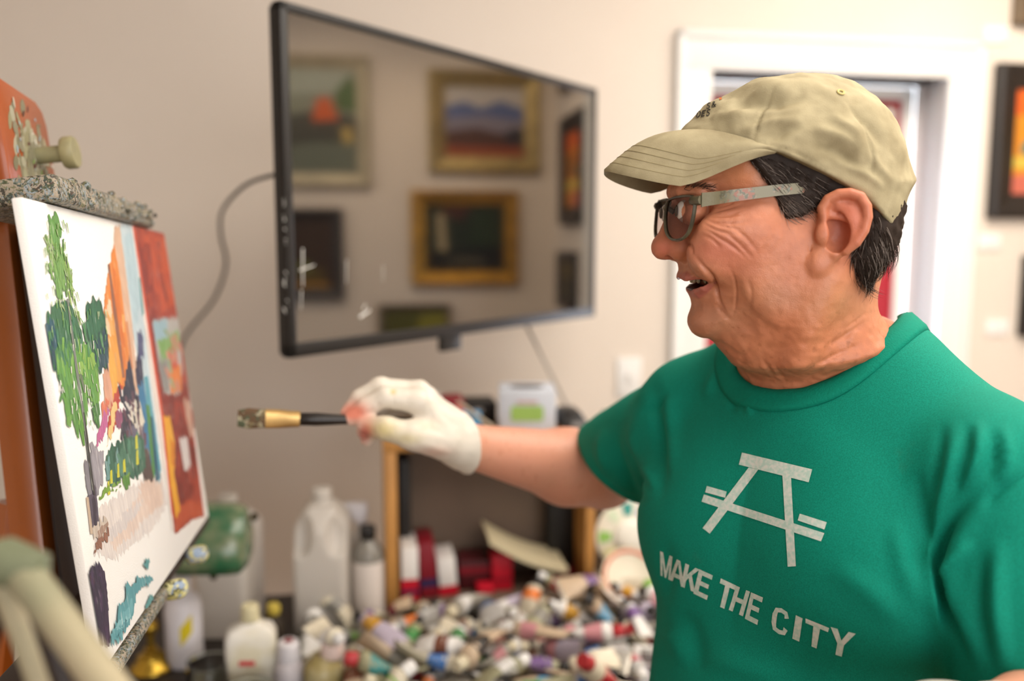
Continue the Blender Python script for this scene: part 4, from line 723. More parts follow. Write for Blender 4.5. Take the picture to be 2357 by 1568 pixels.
# ---- blurred stand in the near foreground
M_STW = mat('grimy_cream_wood', 'B9A98A', 0.55, col2='8F8C70', mixscale=9); M_STK = mat('grimy_green_metal', '7E8468', 0.45, var=0.3, vscale=9)
hub = P(52, 1310, 0.46)
stand = thing('folding_stand', 'grimy folding stand with rounded greenish head, blurred in the near lower left corner', 'stand', (hub.x, hub.y, 0))
b = MB(); b.tube([hub-V((hub.x, hub.y, 0))+V((-.03, 0.0, .002)), hub-V((hub.x, hub.y, 0))+V((-.008, 0, .004)), hub-V((hub.x, hub.y, 0))+V((.008, 0, -.002)), hub-V((hub.x, hub.y, 0))+V((.012, 0, -.006))], [.010, .013, .011, .003], 14); b.build('stand_head', M_STK, stand)
def leg(p0, p1, z_end, w, m, nm):
    d = (p1-p0).normalized(); e = p0+d*((z_end-p0.z)/d.z); b = MB(); b.tube([p0-V((hub.x, hub.y, 0)), e-V((hub.x, hub.y, 0))], w, 10); return b.build(nm, m, stand)
leg(P(40, 1300, 0.46), P(240, 1568, 0.43), 0.0, .0095, M_STW, 'leg'); leg(P(0, 1330, 0.47), P(90, 1568, 0.46), 0.0, .006, M_STW, 'leg'); leg(P(20, 1310, 0.47), P(-60, 1568, 0.5), 0.0, .007, M_DARKW, 'leg')
leg(P(70, 1330, 0.455), P(150, 1568, 0.45), 0.0, .0065, M_DARKW, 'leg')
# ================================================================== the painter
def npP(x, y, d): return npv(P(x, y, d))
HA = math.radians(3.0); HF = A3(-math.cos(HA), -math.sin(HA), 0); HS = A3(math.sin(HA), -math.cos(HA), 0); HZ = A3(0, 0, 1.0); HC = npP(1790, 500, 0.83)
HM = np.stack([HF, HS, HZ], 1)                      # head frame: x forward, y to his left, z up
def HL(px, py, y=0.0):
    q = npv(PPL(px, py, V(HC+HS*y), V(HS)))-HC; return (q @ HF, q[2])
def hw(x, y, z): return HC+HF*x+HS*y+HZ*z
def proj_np(p):
    v = p-A3(0, 0, EYE); d = v @ npv(_fw); return np.stack([1178.5+FPX*v[:, 0]/d, 784-FPX*(v @ npv(_up))/d], 1), d
class Grid2:
    def __init__(s, lo, hi, h):
        s.lo = np.array(lo); s.h = h; s.n = np.ceil((np.array(hi)-s.lo)/h).astype(int)+1
        s.pts = np.stack(np.meshgrid(s.lo[0]+h*np.arange(s.n[0]), s.lo[1]+h*np.arange(s.n[1]), indexing='ij'), -1).reshape(-1, 2)
    def put(s, v): s.v = v.reshape(s.n); return s
    def __call__(s, x, y):
        a = np.clip((x-s.lo[0])/s.h, 0, s.n[0]-1.001); b = np.clip((y-s.lo[1])/s.h, 0, s.n[1]-1.001); i = a.astype(int); j = b.astype(int); u = a-i; w = b-j; v = s.v
        r = v[i, j]*(1-u)*(1-w)+v[i+1, j]*u*(1-w)+v[i, j+1]*(1-u)*w+v[i+1, j+1]*u*w
        ox = np.maximum(0, np.maximum(s.lo[0]-x, x-(s.lo[0]+s.h*(s.n[0]-1)))); oy = np.maximum(0, np.maximum(s.lo[1]-y, y-(s.lo[1]+s.h*(s.n[1]-1))))
        return r+np.hypot(ox, oy)
def poly_d(poly, pts):
    poly = np.array(poly); d = np.full(len(pts), 1e9); ins = np.zeros(len(pts), bool); n = len(poly)
    for i in range(n):
        a, b = poly[i], poly[(i+1) % n]; ab = b-a; t = np.clip(((pts-a) @ ab)/max(1e-12, ab @ ab), 0, 1); d = np.minimum(d, np.linalg.norm(pts-a-t[:, None]*ab, axis=1))
        if a[1] != b[1]: c = ((a[1] > pts[:, 1]) != (b[1] > pts[:, 1])) & (pts[:, 0] < (b[0]-a[0])*(pts[:, 1]-a[1])/(b[1]-a[1])+a[0]); ins ^= c
    return np.where(ins, -d, d)
def chain(px, y=0.0, k=3): return [(v.x, v.y) for v in smoothpts([(*HL(*q, y), 0) for q in px], k)]
def slab(q, y, Wd, R): a = q+R; b = y-Wd+R; return np.minimum(np.maximum(a, b), 0)+np.hypot(np.maximum(a, 0), np.maximum(b, 0))-R
# ---- profile of the face without the nose, then skull and neck
FACE = [(1551, 405), (1550, 425), (1551, 443), (1558, 462), (1568, 484), (1574, 505), (1572, 535), (1566, 565), (1562, 590), (1562, 606), (1564, 622), (1563, 636), (1570, 646), (1594, 651), (1592, 662), (1590, 676), (1592, 690), (1598, 705), (1599, 718), (1594, 732), (1595, 746), (1603, 760), (1616, 769), (1630, 772), (1641, 785), (1668, 816), (1702, 850), (1740, 876), (1790, 900), (1800, 960)]
SKULL = [(2040, 900), (2060, 800), (2030, 745), (2010, 715), (2006, 690), (2012, 650), (2030, 600), (2044, 540), (2050, 470), (2052, 400), (2036, 330), (1995, 265), (1930, 222), (1840, 205), (1740, 222), (1650, 268), (1590, 320), (1562, 370)]
HPOLY = chain(FACE, 0, 3)+chain(SKULL, 0, 3)
g2 = Grid2((-.19, -.24), (.16, .18), 0.0012); GQ = Grid2((-.19, -.24), (.16, .18), 0.0012).put(poly_d(HPOLY, g2.pts))
WCT = [(1570, 420, .060), (1700, 400, .067), (1850, 300, .074), (2000, 400, .068), (1950, 560, .067), (1690, 520, .068), (1575, 480, .057), (1572, 615, .041), (1600, 650, .043), (1660, 650, .053), (1600, 740, .034), (1640, 740, .042), (1750, 720, .057), (1850, 660, .064), (1900, 760, .057), (1720, 830, .048), (1990, 650, .052), (1650, 560, .064), (1800, 560, .070), (1850, 870, .058), (1990, 830, .058), (1660, 330, .066)]
wp = np.array([HL(x, y) for x, y, _ in WCT]); wv = np.array([c for *_, c in WCT]); dd = ((g2.pts[:, None]-wp[None])**2).sum(-1); ww = 1/(dd+0.00012)**1.6
GW = Grid2((-.19, -.24), (.16, .18), 0.0012).put((ww*wv).sum(1)/ww.sum(1))
def h3(px, py, y): x, z = HL(px, py, y); return A3(x, y, z)
# ear: its own plane, flared backwards
EA = math.radians(24); E1 = A3(-math.cos(EA), math.sin(EA), 0); EN = A3(math.sin(EA), math.cos(EA), 0); E0 = h3(1885, 540, .0705)
def EL(px, py, off=0.0):            # pixel -> ear plane coordinates
    o = HC+HM @ (E0+EN*off); n = HM @ EN; q = HM.T @ (npv(PPL(px, py, V(o), V(n)))-HC)-E0; return (q @ E1, q[2])
def e3(px, py, off): a, c = EL(px, py, off); return E0+E1*a+A3(0, 0, c)+EN*off
EARP = [(1893, 465), (1915, 448), (1945, 440), (1972, 442), (1992, 458), (2001, 485), (1998, 515), (1985, 545), (1962, 573), (1938, 592), (1918, 606), (1902, 620), (1884, 627), (1869, 620), (1865, 604), (1872, 585), (1880, 560), (1884, 530), (1884, 495)]
EPOLY = [(v.x, v.y) for v in smoothpts([(*EL(*q), 0) for q in EARP], 3, True)]
ge = Grid2((-.03, -.06), (.075, .06), 0.0008); GE = Grid2((-.03, -.06), (.075, .06), 0.0008).put(poly_d(EPOLY, ge.pts))
RIM = [e3(*q, .0058) for q in [(1897, 505), (1893, 480), (1906, 459), (1930, 447), (1956, 445), (1980, 453), (1994, 475), (1996, 500), (1988, 530), (1970, 558), (1948, 580)]]
ANTI = [e3(*q, .0042) for q in [(1932, 475), (1958, 484), (1968, 510), (1960, 540), (1940, 566), (1920, 585)]]
ANTI2 = [e3(*q, .0015) for q in [(1905, 498), (1935, 500), (1958, 510)]]
CONC = e3(1928, 535, .002); TRAG = e3(1893, 540, .006); LOBE = e3(1886, 604, .003)
def ear_f(l):
    q = l-E0; n = q @ EN; d2 = GE(q @ E1, q[:, 2]); t = 0.0032
    d = np.minimum(np.maximum(d2+t, np.abs(n)-0.0015+0), 0)+np.hypot(np.maximum(d2+t, 0), np.maximum(np.abs(n)-0.0015, 0))-t
    d = smin(d, s_path(l, RIM, [.0032]+[.0046]*(len(RIM)-2)+[.003]), 0.004)
    d = smin(d, s_path(l, ANTI, [.0025, .0034, .0036, .0034, .003, .002]), 0.006)
    d = smin(d, s_cap(l, E0+E1*.012+A3(0, 0, .002)-EN*.006, E0+E1*.022+A3(0, 0, .012)-EN*.004, .016, .013), 0.006)       # back of the bowl joins the head
    d = smax(d, -s_ell(l, CONC, (.0115, .0105, .0180)), 0.004); d = smax(d, -s_ell(l, CONC+A3(.002, 0, -.006), (.008, .014, .009)), 0.003)
    d = smin(d, s_path(l, ANTI2, [.0026, .0028, .002]), 0.004)
    d = smin(d, s_ell(l, TRAG, (.006, .0045, .0085)), 0.005); d = smin(d, s_ell(l, LOBE, (.009, .0052, .011)), 0.006)
    return d
NB0, NB1, NT = h3(1566, 474, 0), h3(1533, 555, 0), h3(1525, 572, 0)
ALA = h3(1574, 580, .0135); MOUTH = [h3(1580, 649, 0), h3(1596, 650, .019), h3(1618, 649, .028), h3(1641, 645, .0355)]
UL = [h3(1570, 640, 0), h3(1586, 640, .018), h3(1612, 639, .0275), h3(1640, 642, .0355)]; LLp = [h3(1603, 669, 0), h3(1610, 668, .017), h3(1620, 661, .0275), h3(1641, 649, .0355)]
def head_f(l):
    x = l[:, 0]+6.0*np.minimum(l[:, 1], 0)**2*sstep(.02, .07, l[:, 0]); y, z = np.abs(l[:, 1]), l[:, 2]; a = np.stack([x, y, z], 1); Wd = GW(x, z); R = np.minimum(Wd*.97, .060)
    d = slab(GQ(x, z), y, Wd, R)
    # smiling cheek, cheekbone, masseter, jowl
    d = smin(d, s_ell(a, h3(1662, 585, .045), (.032, .019, .026)), .02); d = smin(d, s_ell(a, h3(1700, 525, .056), (.035, .014, .017)), .02)
    d = smin(d, s_ell(a, h3(1800, 640, .056), (.032, .012, .036)), .02)
    d = smin(d, s_ell(a, h3(1620, 738, 0), (.0135, .022, .0145)), .012)                                     # chin
    # brow, socket, lids
    d = smax(d, -s_ell(a, h3(1574, 487, .034), (.017, .019, .013)), .012)
    d = smin(d, s_path(a, [h3(1562, 440, .008), h3(1575, 437, .028), h3(1612, 443, .045)], [.006, .008, .007]), .012)
    d = smin(d, s_ell(a, h3(1592, 487, .032), (.0135, .0145, .0125)), .004)
    # nose
    n = s_cap(a, NB0, NB1, .0085, .0095); n = smin(n, s_ell(a, NT, (.0095, .0112, .0098)), .008); n = smin(n, s_cap(a, NT, h3(1556, 585, 0), .0085, .006), .006)
    n = smin(n, s_ell(a, ALA, (.0125, .0085, .0090)), .006); n = smin(n, s_cap(a, h3(1572, 505, .004), h3(1570, 560, .011), .009, .010), .012)
    d = smin(d, n, .0045)
    d = smax(d, -s_ell(a, h3(1552, 592, .0072), (.0075, .0036, .0040)), .003)
    # lips and the open smile
    d = smin(d, s_path(a, UL, [.0046, .0046, .0036, .0018]), .004); d = smin(d, s_path(a, LLp, [.0062, .0062, .0046, .0018]), .004)
    d = smax(d, -s_path(a, [A3(m[0]+.006, m[1], m[2]) if i == 0 else m for i, m in enumerate(MOUTH)], [.0046, .0052, .0046, .0018]), .002)
    d = smax(d, -s_ell(a, h3(1612, 652, 0), (.022, .026, .007)), .002)
    # neck cords
    d = smin(d, s_path(a, [h3(1905, 640, .062), h3(1865, 740, .059), h3(1835, 830, .052)], [.010, .009, .006]), .03)
    e = ear_f(a)
    return smin(d, e, .005)
# ---- body frame
NK = npP(1880, 800, 0.88); BE, BT, BZ = A3(-.6, .8, 0), A3(-.8, -.6, 0), A3(0, 0, 1.0); BM = np.stack([BE, BT, BZ], 1)
def bw_(a, b, c): return NK+BE*a+BT*b+BZ*c
SR, SLJ = bw_(.165, 0, -.102), bw_(-.172, 0, -.094); ER, WR = npP(1388, 1092, 1.27), npP(1066, 1024, 1.12)
ELB, WL = npP(2455, 1640, .70), npP(2290, 1690, .60)
def torso_f(p, off=0.0):
    l = (p-NK) @ BM; m = l.copy(); m[:, 0] = np.abs(l[:, 0])
    d = s_ell(l, (0, .0, -.29), (.160, .110, .29)); d = smin(d, s_ell(m, (.082, .056, -.20), (.082, .052, .085)), .05)
    d = smin(d, s_cap(m, (0, -.01, -.098), (.145, -.008, -.106), .062, .058), .05); d = smin(d, s_cap(m, (0, -.030, .018), (.150, -.012, -.082), .052, .043), .04)
    d = smin(d, s_ell(l, (0, .022, -.47), (.156, .115, .20)), .06); d = smin(d, s_ell(l, (0, .0, -.64), (.158, .112, .2)), .06)
    return d-off
def plane_f(p, q, n): return (p-q) @ (n/np.linalg.norm(n))
def arm_r(p):
    k = ER+(WR-ER)*.28; d = s_cap(p, SR, ER, .052, .045); d = smin(d, s_cap(p, ER, k, .048, .052), .02); d = smin(d, s_cap(p, k, WR, .051, .027), .02)
    return d
HD = dict(index=[(962, 925, 1.075), (888, 915, 1.066), (843, 938, 1.066), (811, 962, 1.070)], middle=[(962, 905, 1.097), (876, 893, 1.088), (830, 918, 1.088), (803, 950, 1.088)], ring=[(976, 915, 1.117), (893, 922, 1.118), (852, 962, 1.112), (838, 992, 1.105)], pinky=[(990, 940, 1.132), (915, 950, 1.135), (868, 985, 1.128), (846, 1012, 1.12)], thumb=[(1025, 1018, 1.085), (950, 1002, 1.062), (888, 986, 1.052), (842, 978, 1.062)])
HRD = dict(index=[.0135, .0115, .0102, .0088], middle=[.0135, .0118, .0104, .009], ring=[.013, .011, .0098, .0085], pinky=[.012, .0098, .0088, .0075], thumb=[.018, .0150, .0128, .0100])
HP = {k: [npP(*q) for q in v] for k, v in HD.items()}
def hand_r(p):
    d = s_cap(p, WR, npP(1030, 1005, 1.11), .027, .024)
    for k in ('index', 'middle', 'ring', 'pinky'): d = smin(d, s_cap(p, npP(1040, 1010, 1.11), HP[k][0], .020, .0145), .012)
    d = smin(d, s_ell(p, npP(1005, 985, 1.10), (.030, .030, .026)), .015)
    d = smin(d, s_cap(p, npP(1050, 1030, 1.10), HP['thumb'][1], .019, .016), .012)
    for k in HD: d = smin(d, s_path(p, HP[k], HRD[k], .004), .0055 if k != 'thumb' else .007)
    return d
def lhand(p):
    t_ = npP(2172, 1692, .575); d = smin(s_cap(p, WL, t_, .028, .024), s_ell(p, t_, (.038, .030, .028)), .02)
    for i in range(4): q = t_+A3(-.030, -.010, .012-.017*i); d = smin(d, s_path(p, [t_+A3(-.005, .008, .012-.016*i), q, q+A3(.018, -.016, -.004)], [.012, .011, .009]), .006)
    return smin(d, s_path(p, [t_+A3(.02, -.01, .02), t_+A3(-.008, -.022, .028), t_+A3(-.028, -.024, .024)], [.013, .012, .009]), .008)
def arm_l(p): return smin(s_cap(p, SLJ, ELB, .052, .044), s_cap(p, ELB, WL, .046, .028), .03)
def skin_low(p): return smin(arm_r(p), hand_r(p), .012)
# ---- shirt: chest, sleeves cut at the hems, hole for the neck
_ha, _hb = npP(1335, 1026, 1.18), npP(1502, 1184, 1.12); HEM_R = _ha; _hd = npv(ray(1420, 1105))+.45*A3(.7, 0, .7); HEMN = np.cross(_hb-_ha, _hd); HEMN /= np.linalg.norm(HEMN); HEMN *= np.sign(HEMN @ (ER-SR)); HEM_L = SLJ+(ELB-SLJ)*.86
NH_N = (BZ*.93+BT*.36); NH_N /= np.linalg.norm(NH_N); NH_C = bw_(.007, -.007, .010)
NHX = BE; NHY = np.cross(NH_N, NHX)
def neck_hole(p, gr=0.0):
    q = p-NH_C; return (np.hypot((q @ NHX)/(.087+gr), (q @ NHY)/(.086+gr))-1)*(.086+gr)
def shirt_f(p):
    d = torso_f(p, .009)
    drape = smax(s_ell((p-NK) @ BM, (0, .03, -.42), (.190, .155, .60)), (NK-p) @ BZ-.62, .01) if False else d
    sl = smax(s_cap(p, SR, ER, .066, .076), (p-HEM_R) @ HEMN, .004)
    sl2 = smax(s_cap(p, SLJ, ELB, .068, .076), (p-HEM_L) @ ((ELB-SLJ)/np.linalg.norm(ELB-SLJ)), .004)
    d = smin(d, sl, .032); d = smin(d, sl2, .014)
    d = smax(d, -neck_hole(p)*1.0, .004)
    cr = np.hypot(neck_hole(p, .004), (p-NH_C) @ NH_N-0.0)          # nothing below: collar is its own part
    return smax(d, (NK-p) @ BZ-.66, .01)
def fold(vv, nn, lines, near=None):
    px, dep = proj_np(vv); out = np.zeros(len(vv))
    for pts, wdt, amp in lines:
        pts = [(v.x, v.y) for v in smoothpts([(*q, 0) for q in pts], 5)]; pa = np.array(pts); lo = pa.min(0)-wdt*3; hi = pa.max(0)+wdt*3
        m = np.nonzero(((px > lo) & (px < hi)).all(1))[0]
        if not len(m): continue
        q = px[m]; best = np.full(len(m), 1e9); tt = np.zeros(len(m))
        for i in range(len(pa)-1):
            ab = pa[i+1]-pa[i]; t = np.clip(((q-pa[i]) @ ab)/max(1e-9, ab @ ab), 0, 1); dd_ = np.linalg.norm(q-pa[i]-t[:, None]*ab, axis=1); u = dd_ < best; best[u] = dd_[u]; tt[u] = (i+t[u])/(len(pa)-1)
        out[m] += amp*np.exp(-(best/wdt)**2)*sstep(0, .42, np.minimum(tt, 1-tt))
    return out
def vnorm(vv, F):
    n = np.cross(vv[F[:, 2]]-vv[F[:, 0]], vv[F[:, 3]]-vv[F[:, 1]]); o = np.zeros_like(vv)
    for i in range(4): np.add.at(o, F[:, i], n)
    return o/np.maximum(np.linalg.norm(o, axis=1), 1e-12)[:, None]
def vnoise(p, s, seed=0):           # smooth value noise
    q = p*s+seed*17.3; i = np.floor(q).astype(int); f = q-i; f = f*f*(3-2*f); r = 0
    for a in (0, 1):
        for b_ in (0, 1):
            for c in (0, 1):
                h = (i[:, 0]+a)*374761393+(i[:, 1]+b_)*668265263+(i[:, 2]+c)*2147483647+seed*1274126177; h = (h ^ (h >> 13))*1274126177; h = ((h ^ (h >> 16)) & 0xffff)/65535.0
                r = r+h*(f[:, 0] if a else 1-f[:, 0])*(f[:, 1] if b_ else 1-f[:, 1])*(f[:, 2] if c else 1-f[:, 2])
    return r
person = thing('person', 'man in a green printed T-shirt, khaki cap and glasses holding out a paintbrush', 'person', (NK[0], NK[1], 0))
PO = A3(NK[0], NK[1], 0)
# ---------------- skin: head and neck fine, arms medium, joined in one mesh
def head_w(p):
    d = head_f((p-HC) @ HM); h_ = (p-NH_C) @ NH_N; nh_ = neck_hole(p, -.0015)
    d = smin(d, smax(smax(nh_, h_+.006, .012), -h_-.05, .01), .03)
    return smax(d, nh_-.07*sstep(-.012, .055, h_), .008)
hv, hf = snet(head_w, HC-A3(.17, .17, .20), HC+A3(.20, .15, .16), 0.0013)
hn = vnorm(hv, hf); hl = (hv-HC) @ HM; hpx, _ = proj_np(hv); nearside = hl[:, 1] > -.005
WR_LINES = [([(1592, 580), (1612, 606), (1640, 638), (1648, 662), (1658, 700), (1690, 746)], 5, -.0028), ([(1578, 550), (1590, 568), (1595, 590)], 4, -.0016), ([(1625, 492), (1665, 482), (1712, 470)], 3, -.0009), ([(1628, 496), (1670, 497), (1720, 492)], 3, -.0010), ([(1622, 505), (1660, 520), (1715, 530)], 3, -.0010), ([(1612, 540), (1640, 552), (1665, 580)], 4, -.0008), ([(1598, 600), (1618, 622), (1632, 642)], 10, .0010), ([(1676, 610), (1690, 640), (1695, 675), (1692, 705), (1684, 735)], 3, -.0013), ([(1700, 615), (1712, 650), (1712, 690), (1704, 720)], 9, .0005), ([(1722, 640), (1730, 680), (1722, 715)], 5, -.0009),
    ([(1646, 696), (1660, 718), (1686, 742)], 5, -.0016), ([(1612, 500), (1645, 512), (1690, 515), (1730, 508)], 3, -.0010), ([(1615, 512), (1650, 530), (1690, 540)], 3, -.0012), ([(1618, 522), (1650, 545), (1690, 570), (1720, 600)], 3.5, -.0011), ([(1640, 490), (1680, 492), (1710, 485)], 3, -.0010), ([(1640, 478), (1675, 470), (1700, 458)], 3, -.0008), ([(1660, 530), (1700, 560), (1735, 600)], 4, -.0008), ([(1680, 520), (1715, 545), (1750, 590)], 4, -.0007),
    ([(1600, 408), (1630, 412), (1670, 404)], 4, -.0009), ([(1595, 420), (1630, 424), (1660, 420)], 4, -.0008), ([(1588, 712), (1604, 709), (1620, 712)], 6, -.0012), ([(1700, 850), (1720, 800), (1730, 770)], 8, -.0006), ([(1790, 880), (1770, 850), (1750, 820)], 5, -.0011), ([(1815, 888), (1795, 860), (1780, 835)], 5, -.0009), ([(1840, 880), (1880, 860), (1930, 830)], 6, -.0010), ([(1860, 850), (1910, 825), (1960, 800)], 6, -.0010), ([(1900, 800), (1950, 770), (2000, 735)], 6, -.0010), ([(1640, 780), (1670, 800), (1720, 830)], 8, -.0012), ([(1864, 560), (1866, 590), (1864, 632)], 4, -.0016), ([(1740, 740), (1790, 760), (1850, 760)], 8, -.0006), ([(1940, 760), (1970, 740), (2000, 715)], 4, -.0008)]
dsp = 1.25*fold(hv, hn, WR_LINES)*nearside + (vnoise(hv, 420, 3)-.5)*.00025+(vnoise(hv, 160, 5)-.5)*(.0005+.0009*sstep(690, 780, hpx[:, 1])*sstep(1650, 1720, hpx[:, 0]))
notear = ~((ear_f(np.stack([hl[:, 0], np.abs(hl[:, 1]), hl[:, 2]], 1))) < .0015); hv = hv+hn*(dsp*np.where(notear, 1, .15))[:, None]
av, af = snet(skin_low, np.minimum(np.minimum(SR, ER), npP(790, 1040, 1.05))-.08, np.maximum(np.maximum(SR, ER), WR)+.08, 0.0024)
lv, lf = snet(lambda p: smin(arm_l(p), lhand(p), .012), np.minimum(np.minimum(SLJ, ELB), np.minimum(WL, npP(2060, 1650, .53)))-.07, np.maximum(np.maximum(SLJ, ELB), WL)+.07, 0.004)
tv_, tf_ = snet(lambda p: torso_f(p, -.012), bw_(0, 0, -.4)-A3(.3, .3, .42), bw_(0, 0, -.4)+A3(.3, .3, .40), 0.010, newton=0)
def skin_col(v, px, kind):
    base = np.tile(np.array(lin('C78360')), (len(v), 1)); n1 = vnoise(v, 90, 1)[:, None]; n2 = vnoise(v, 300, 2)[:, None]
    base = base*(0.88+.24*n1)*(0.92+.16*n2); nr = vnoise(v, 55, 8)[:, None]; base = base*(1-.35*nr)+np.array(lin('B8614A'))*.35*nr
    def blend(col, w): nonlocal base; base = base*(1-w[:, None])+np.array(lin(col))*w[:, None]
    def blob(cx, cy, rx, ry): return np.exp(-(((px[:, 0]-cx)/rx)**2+((px[:, 1]-cy)/ry)**2))
    if kind == 'head':
        blend('C96A55', .65*blob(1528, 572, 34, 26)); blend('D07A66', .45*blob(1660, 580, 70, 40)); blend('CF6A56', .55*blob(1955, 510, 55, 80)); blend('C9794F', .5*blob(1880, 780, 150, 110)); blend('B98258', .5*blob(1930, 700, 80, 60)); blend('A88468', .35*blob(1640, 740, 90, 45)); blend('A07E62', .3*blob(1790, 690, 60, 35)); blend('B5886E', .4*blob(1580, 618, 40, 18)); blend('C98050', .55*blob(1720, 400, 90, 40))
        a = np.stack([hl[:, 0], np.abs(hl[:, 1]), hl[:, 2]], 1); lipd = np.minimum(s_path(a, UL, [.0046, .0046, .0036, .0018]), s_path(a, LLp, [.0062, .0062, .0046, .0018])); blend('B3665A', .85*(1-sstep(.0006, .0026, lipd)))
        md = s_path(a, MOUTH, [.004]*4); inm = s_ell(a, h3(1612, 652, 0), (.0225, .0268, .0074)); blend('4A1E1C', (1-sstep(-.0002, .0008, inm))*(a[:, 0] < MOUTH[0][0]-.003))
        sp = vnoise(v, 260, 9); blend('9A5A38', .45*sstep(.80, .9, sp)*sstep(640, 760, px[:, 1]))
    else:
        blend('E0A388', np.full(len(v), .75)); sp = vnoise(v, 230, 9); blend('B87858', .5*sstep(.8, .9, sp)); blend('D98A72', .3*np.ones(len(v))*vnoise(v, 25, 4))
    return np.clip(base, 0, 1)
apx, _ = proj_np(av); allv = np.concatenate([hv, av, lv, tv_]); cols = np.concatenate([skin_col(hv, hpx, 'head'), skin_col(av, apx, 'arm'), skin_col(lv, proj_np(lv)[0], 'arm'), skin_col(tv_, proj_np(tv_)[0], 'arm')])
allf = np.concatenate([hf, af+len(hv), lf+len(hv)+len(av), tf_+len(hv)+len(av)+len(lv)])
M_SKIN, nt, N, L, B = new_mat('skin'); at_ = N.new('ShaderNodeAttribute'); at_.attribute_name = 'Col'; L.new(at_.outputs['Color'], B.inputs['Base Color']); B.inputs['Roughness'].default_value = 0.42; B.inputs['Specular IOR Level'].default_value = 0.45
B.inputs['Subsurface Weight'].default_value = 0.12; B.inputs['Subsurface Radius'].default_value = (0.010, 0.004, 0.002); B.inputs['Subsurface Scale'].default_value = 0.4
tc = N.new('ShaderNodeTexCoord'); nb = N.new('ShaderNodeTexNoise'); nb.inputs['Scale'].default_value = 900; nb.inputs['Detail'].default_value = 3; L.new(tc.outputs['Object'], nb.inputs[0]); bm_ = N.new('ShaderNodeBump'); bm_.inputs['Strength'].default_value = 0.3; bm_.inputs['Distance'].default_value = 0.0008; L.new(nb.outputs['Fac'], bm_.inputs['Height']); L.new(bm_.outputs[0], B.inputs['Normal'])
np_mesh('body', allv-PO, allf, M_SKIN, person, cols)
# ---------------- glove (right hand) and glove on the left hand
fdir = (WR-ER)/np.linalg.norm(WR-ER); CUFF = WR-fdir*.004
cuffn = fdir*.95+A3(.0, 0, -.25); cuffn /= np.linalg.norm(cuffn)
def glove_f(p):
    d = smin(arm_r(p), hand_r(p), .012)-.0016
    ringd = np.abs((p-CUFF) @ cuffn); d = d-.0022*np.exp(-(ringd/.006)**2)-.003*np.exp(-(ringd/.02)**2)
    return smax(d, -((p-CUFF) @ cuffn), .0015)
gv, gf = snet(glove_f, np.minimum(WR, npP(790, 1040, 1.05))-A3(.03, .06, .05), np.maximum(WR, npP(1060, 860, 1.13))+A3(.03, .06, .03), 0.0020)
gn = vnorm(gv, gf); gpx, gd = proj_np(gv); GL = [([(985, 925), (992, 960), (985, 985)], 6, -.0012), ([(900, 898), (905, 915), (902, 935)], 4, -.0008), ([(868, 925), (872, 945)], 4, -.0010), ([(1000, 940), (1030, 965), (1060, 985)], 10, -.0012), ([(960, 985), (1000, 990), (1035, 1010)], 8, -.0012), ([(905, 975), (908, 1005)], 4, -.0008), ([(870, 975), (874, 1000)], 4, -.0008), ([(960, 1020), (1010, 1035), (1045, 1050)], 8, .0014)]
gv = gv+gn*(fold(gv, gn, GL)+(vnoise(gv, 130, 6)-.5)*.0010)[:, None]
gc = np.tile(np.array(lin('DED4C5')), (len(gv), 1)); 
def gb(col, cx, cy, rx, ry, k):
    global gc
    w = np.clip(k*np.exp(-(((gpx[:, 0]-cx)/rx)**2+((gpx[:, 1]-cy)/ry)**2)), 0, 1)[:, None]; gc = gc*(1-w)+np.array(lin(col))*w
gb('EE8F78', 815, 950, 34, 24, 1.2); gb('D88A74', 845, 990, 18, 24, 1.0); gb('C8B470', 885, 990, 34, 26, .8); gb('D2C27E', 940, 1010, 30, 14, .5); gb('D8A858', 905, 902, 7, 6, .9); gb('C88C74', 1000, 1040, 40, 14, .5); gb('D9B48C', 985, 980, 30, 14, .35); gb('C0665A', 838, 1000, 14, 20, .9)
M_GLOVE = vcol_mat('latex_glove', 0.42, bump=0.12, bscale=500, spec=0.4)
np_mesh('glove', gv-PO, gf, M_GLOVE, person, gc)
l2v, l2f = snet(lambda p: smax(smin(arm_l(p), lhand(p), .012)-.002, -((p-WL) @ ((WL-ELB)/np.linalg.norm(WL-ELB)))-.02, .002), np.minimum(WL, npP(2060, 1650, .53))-.06, np.maximum(WL, npP(2200, 1540, .6))+.06, 0.003)
np_mesh('glove', l2v-PO, l2f, M_GLOVE, person, np.tile(np.array(lin('E2DCD0')), (len(l2v), 1)))
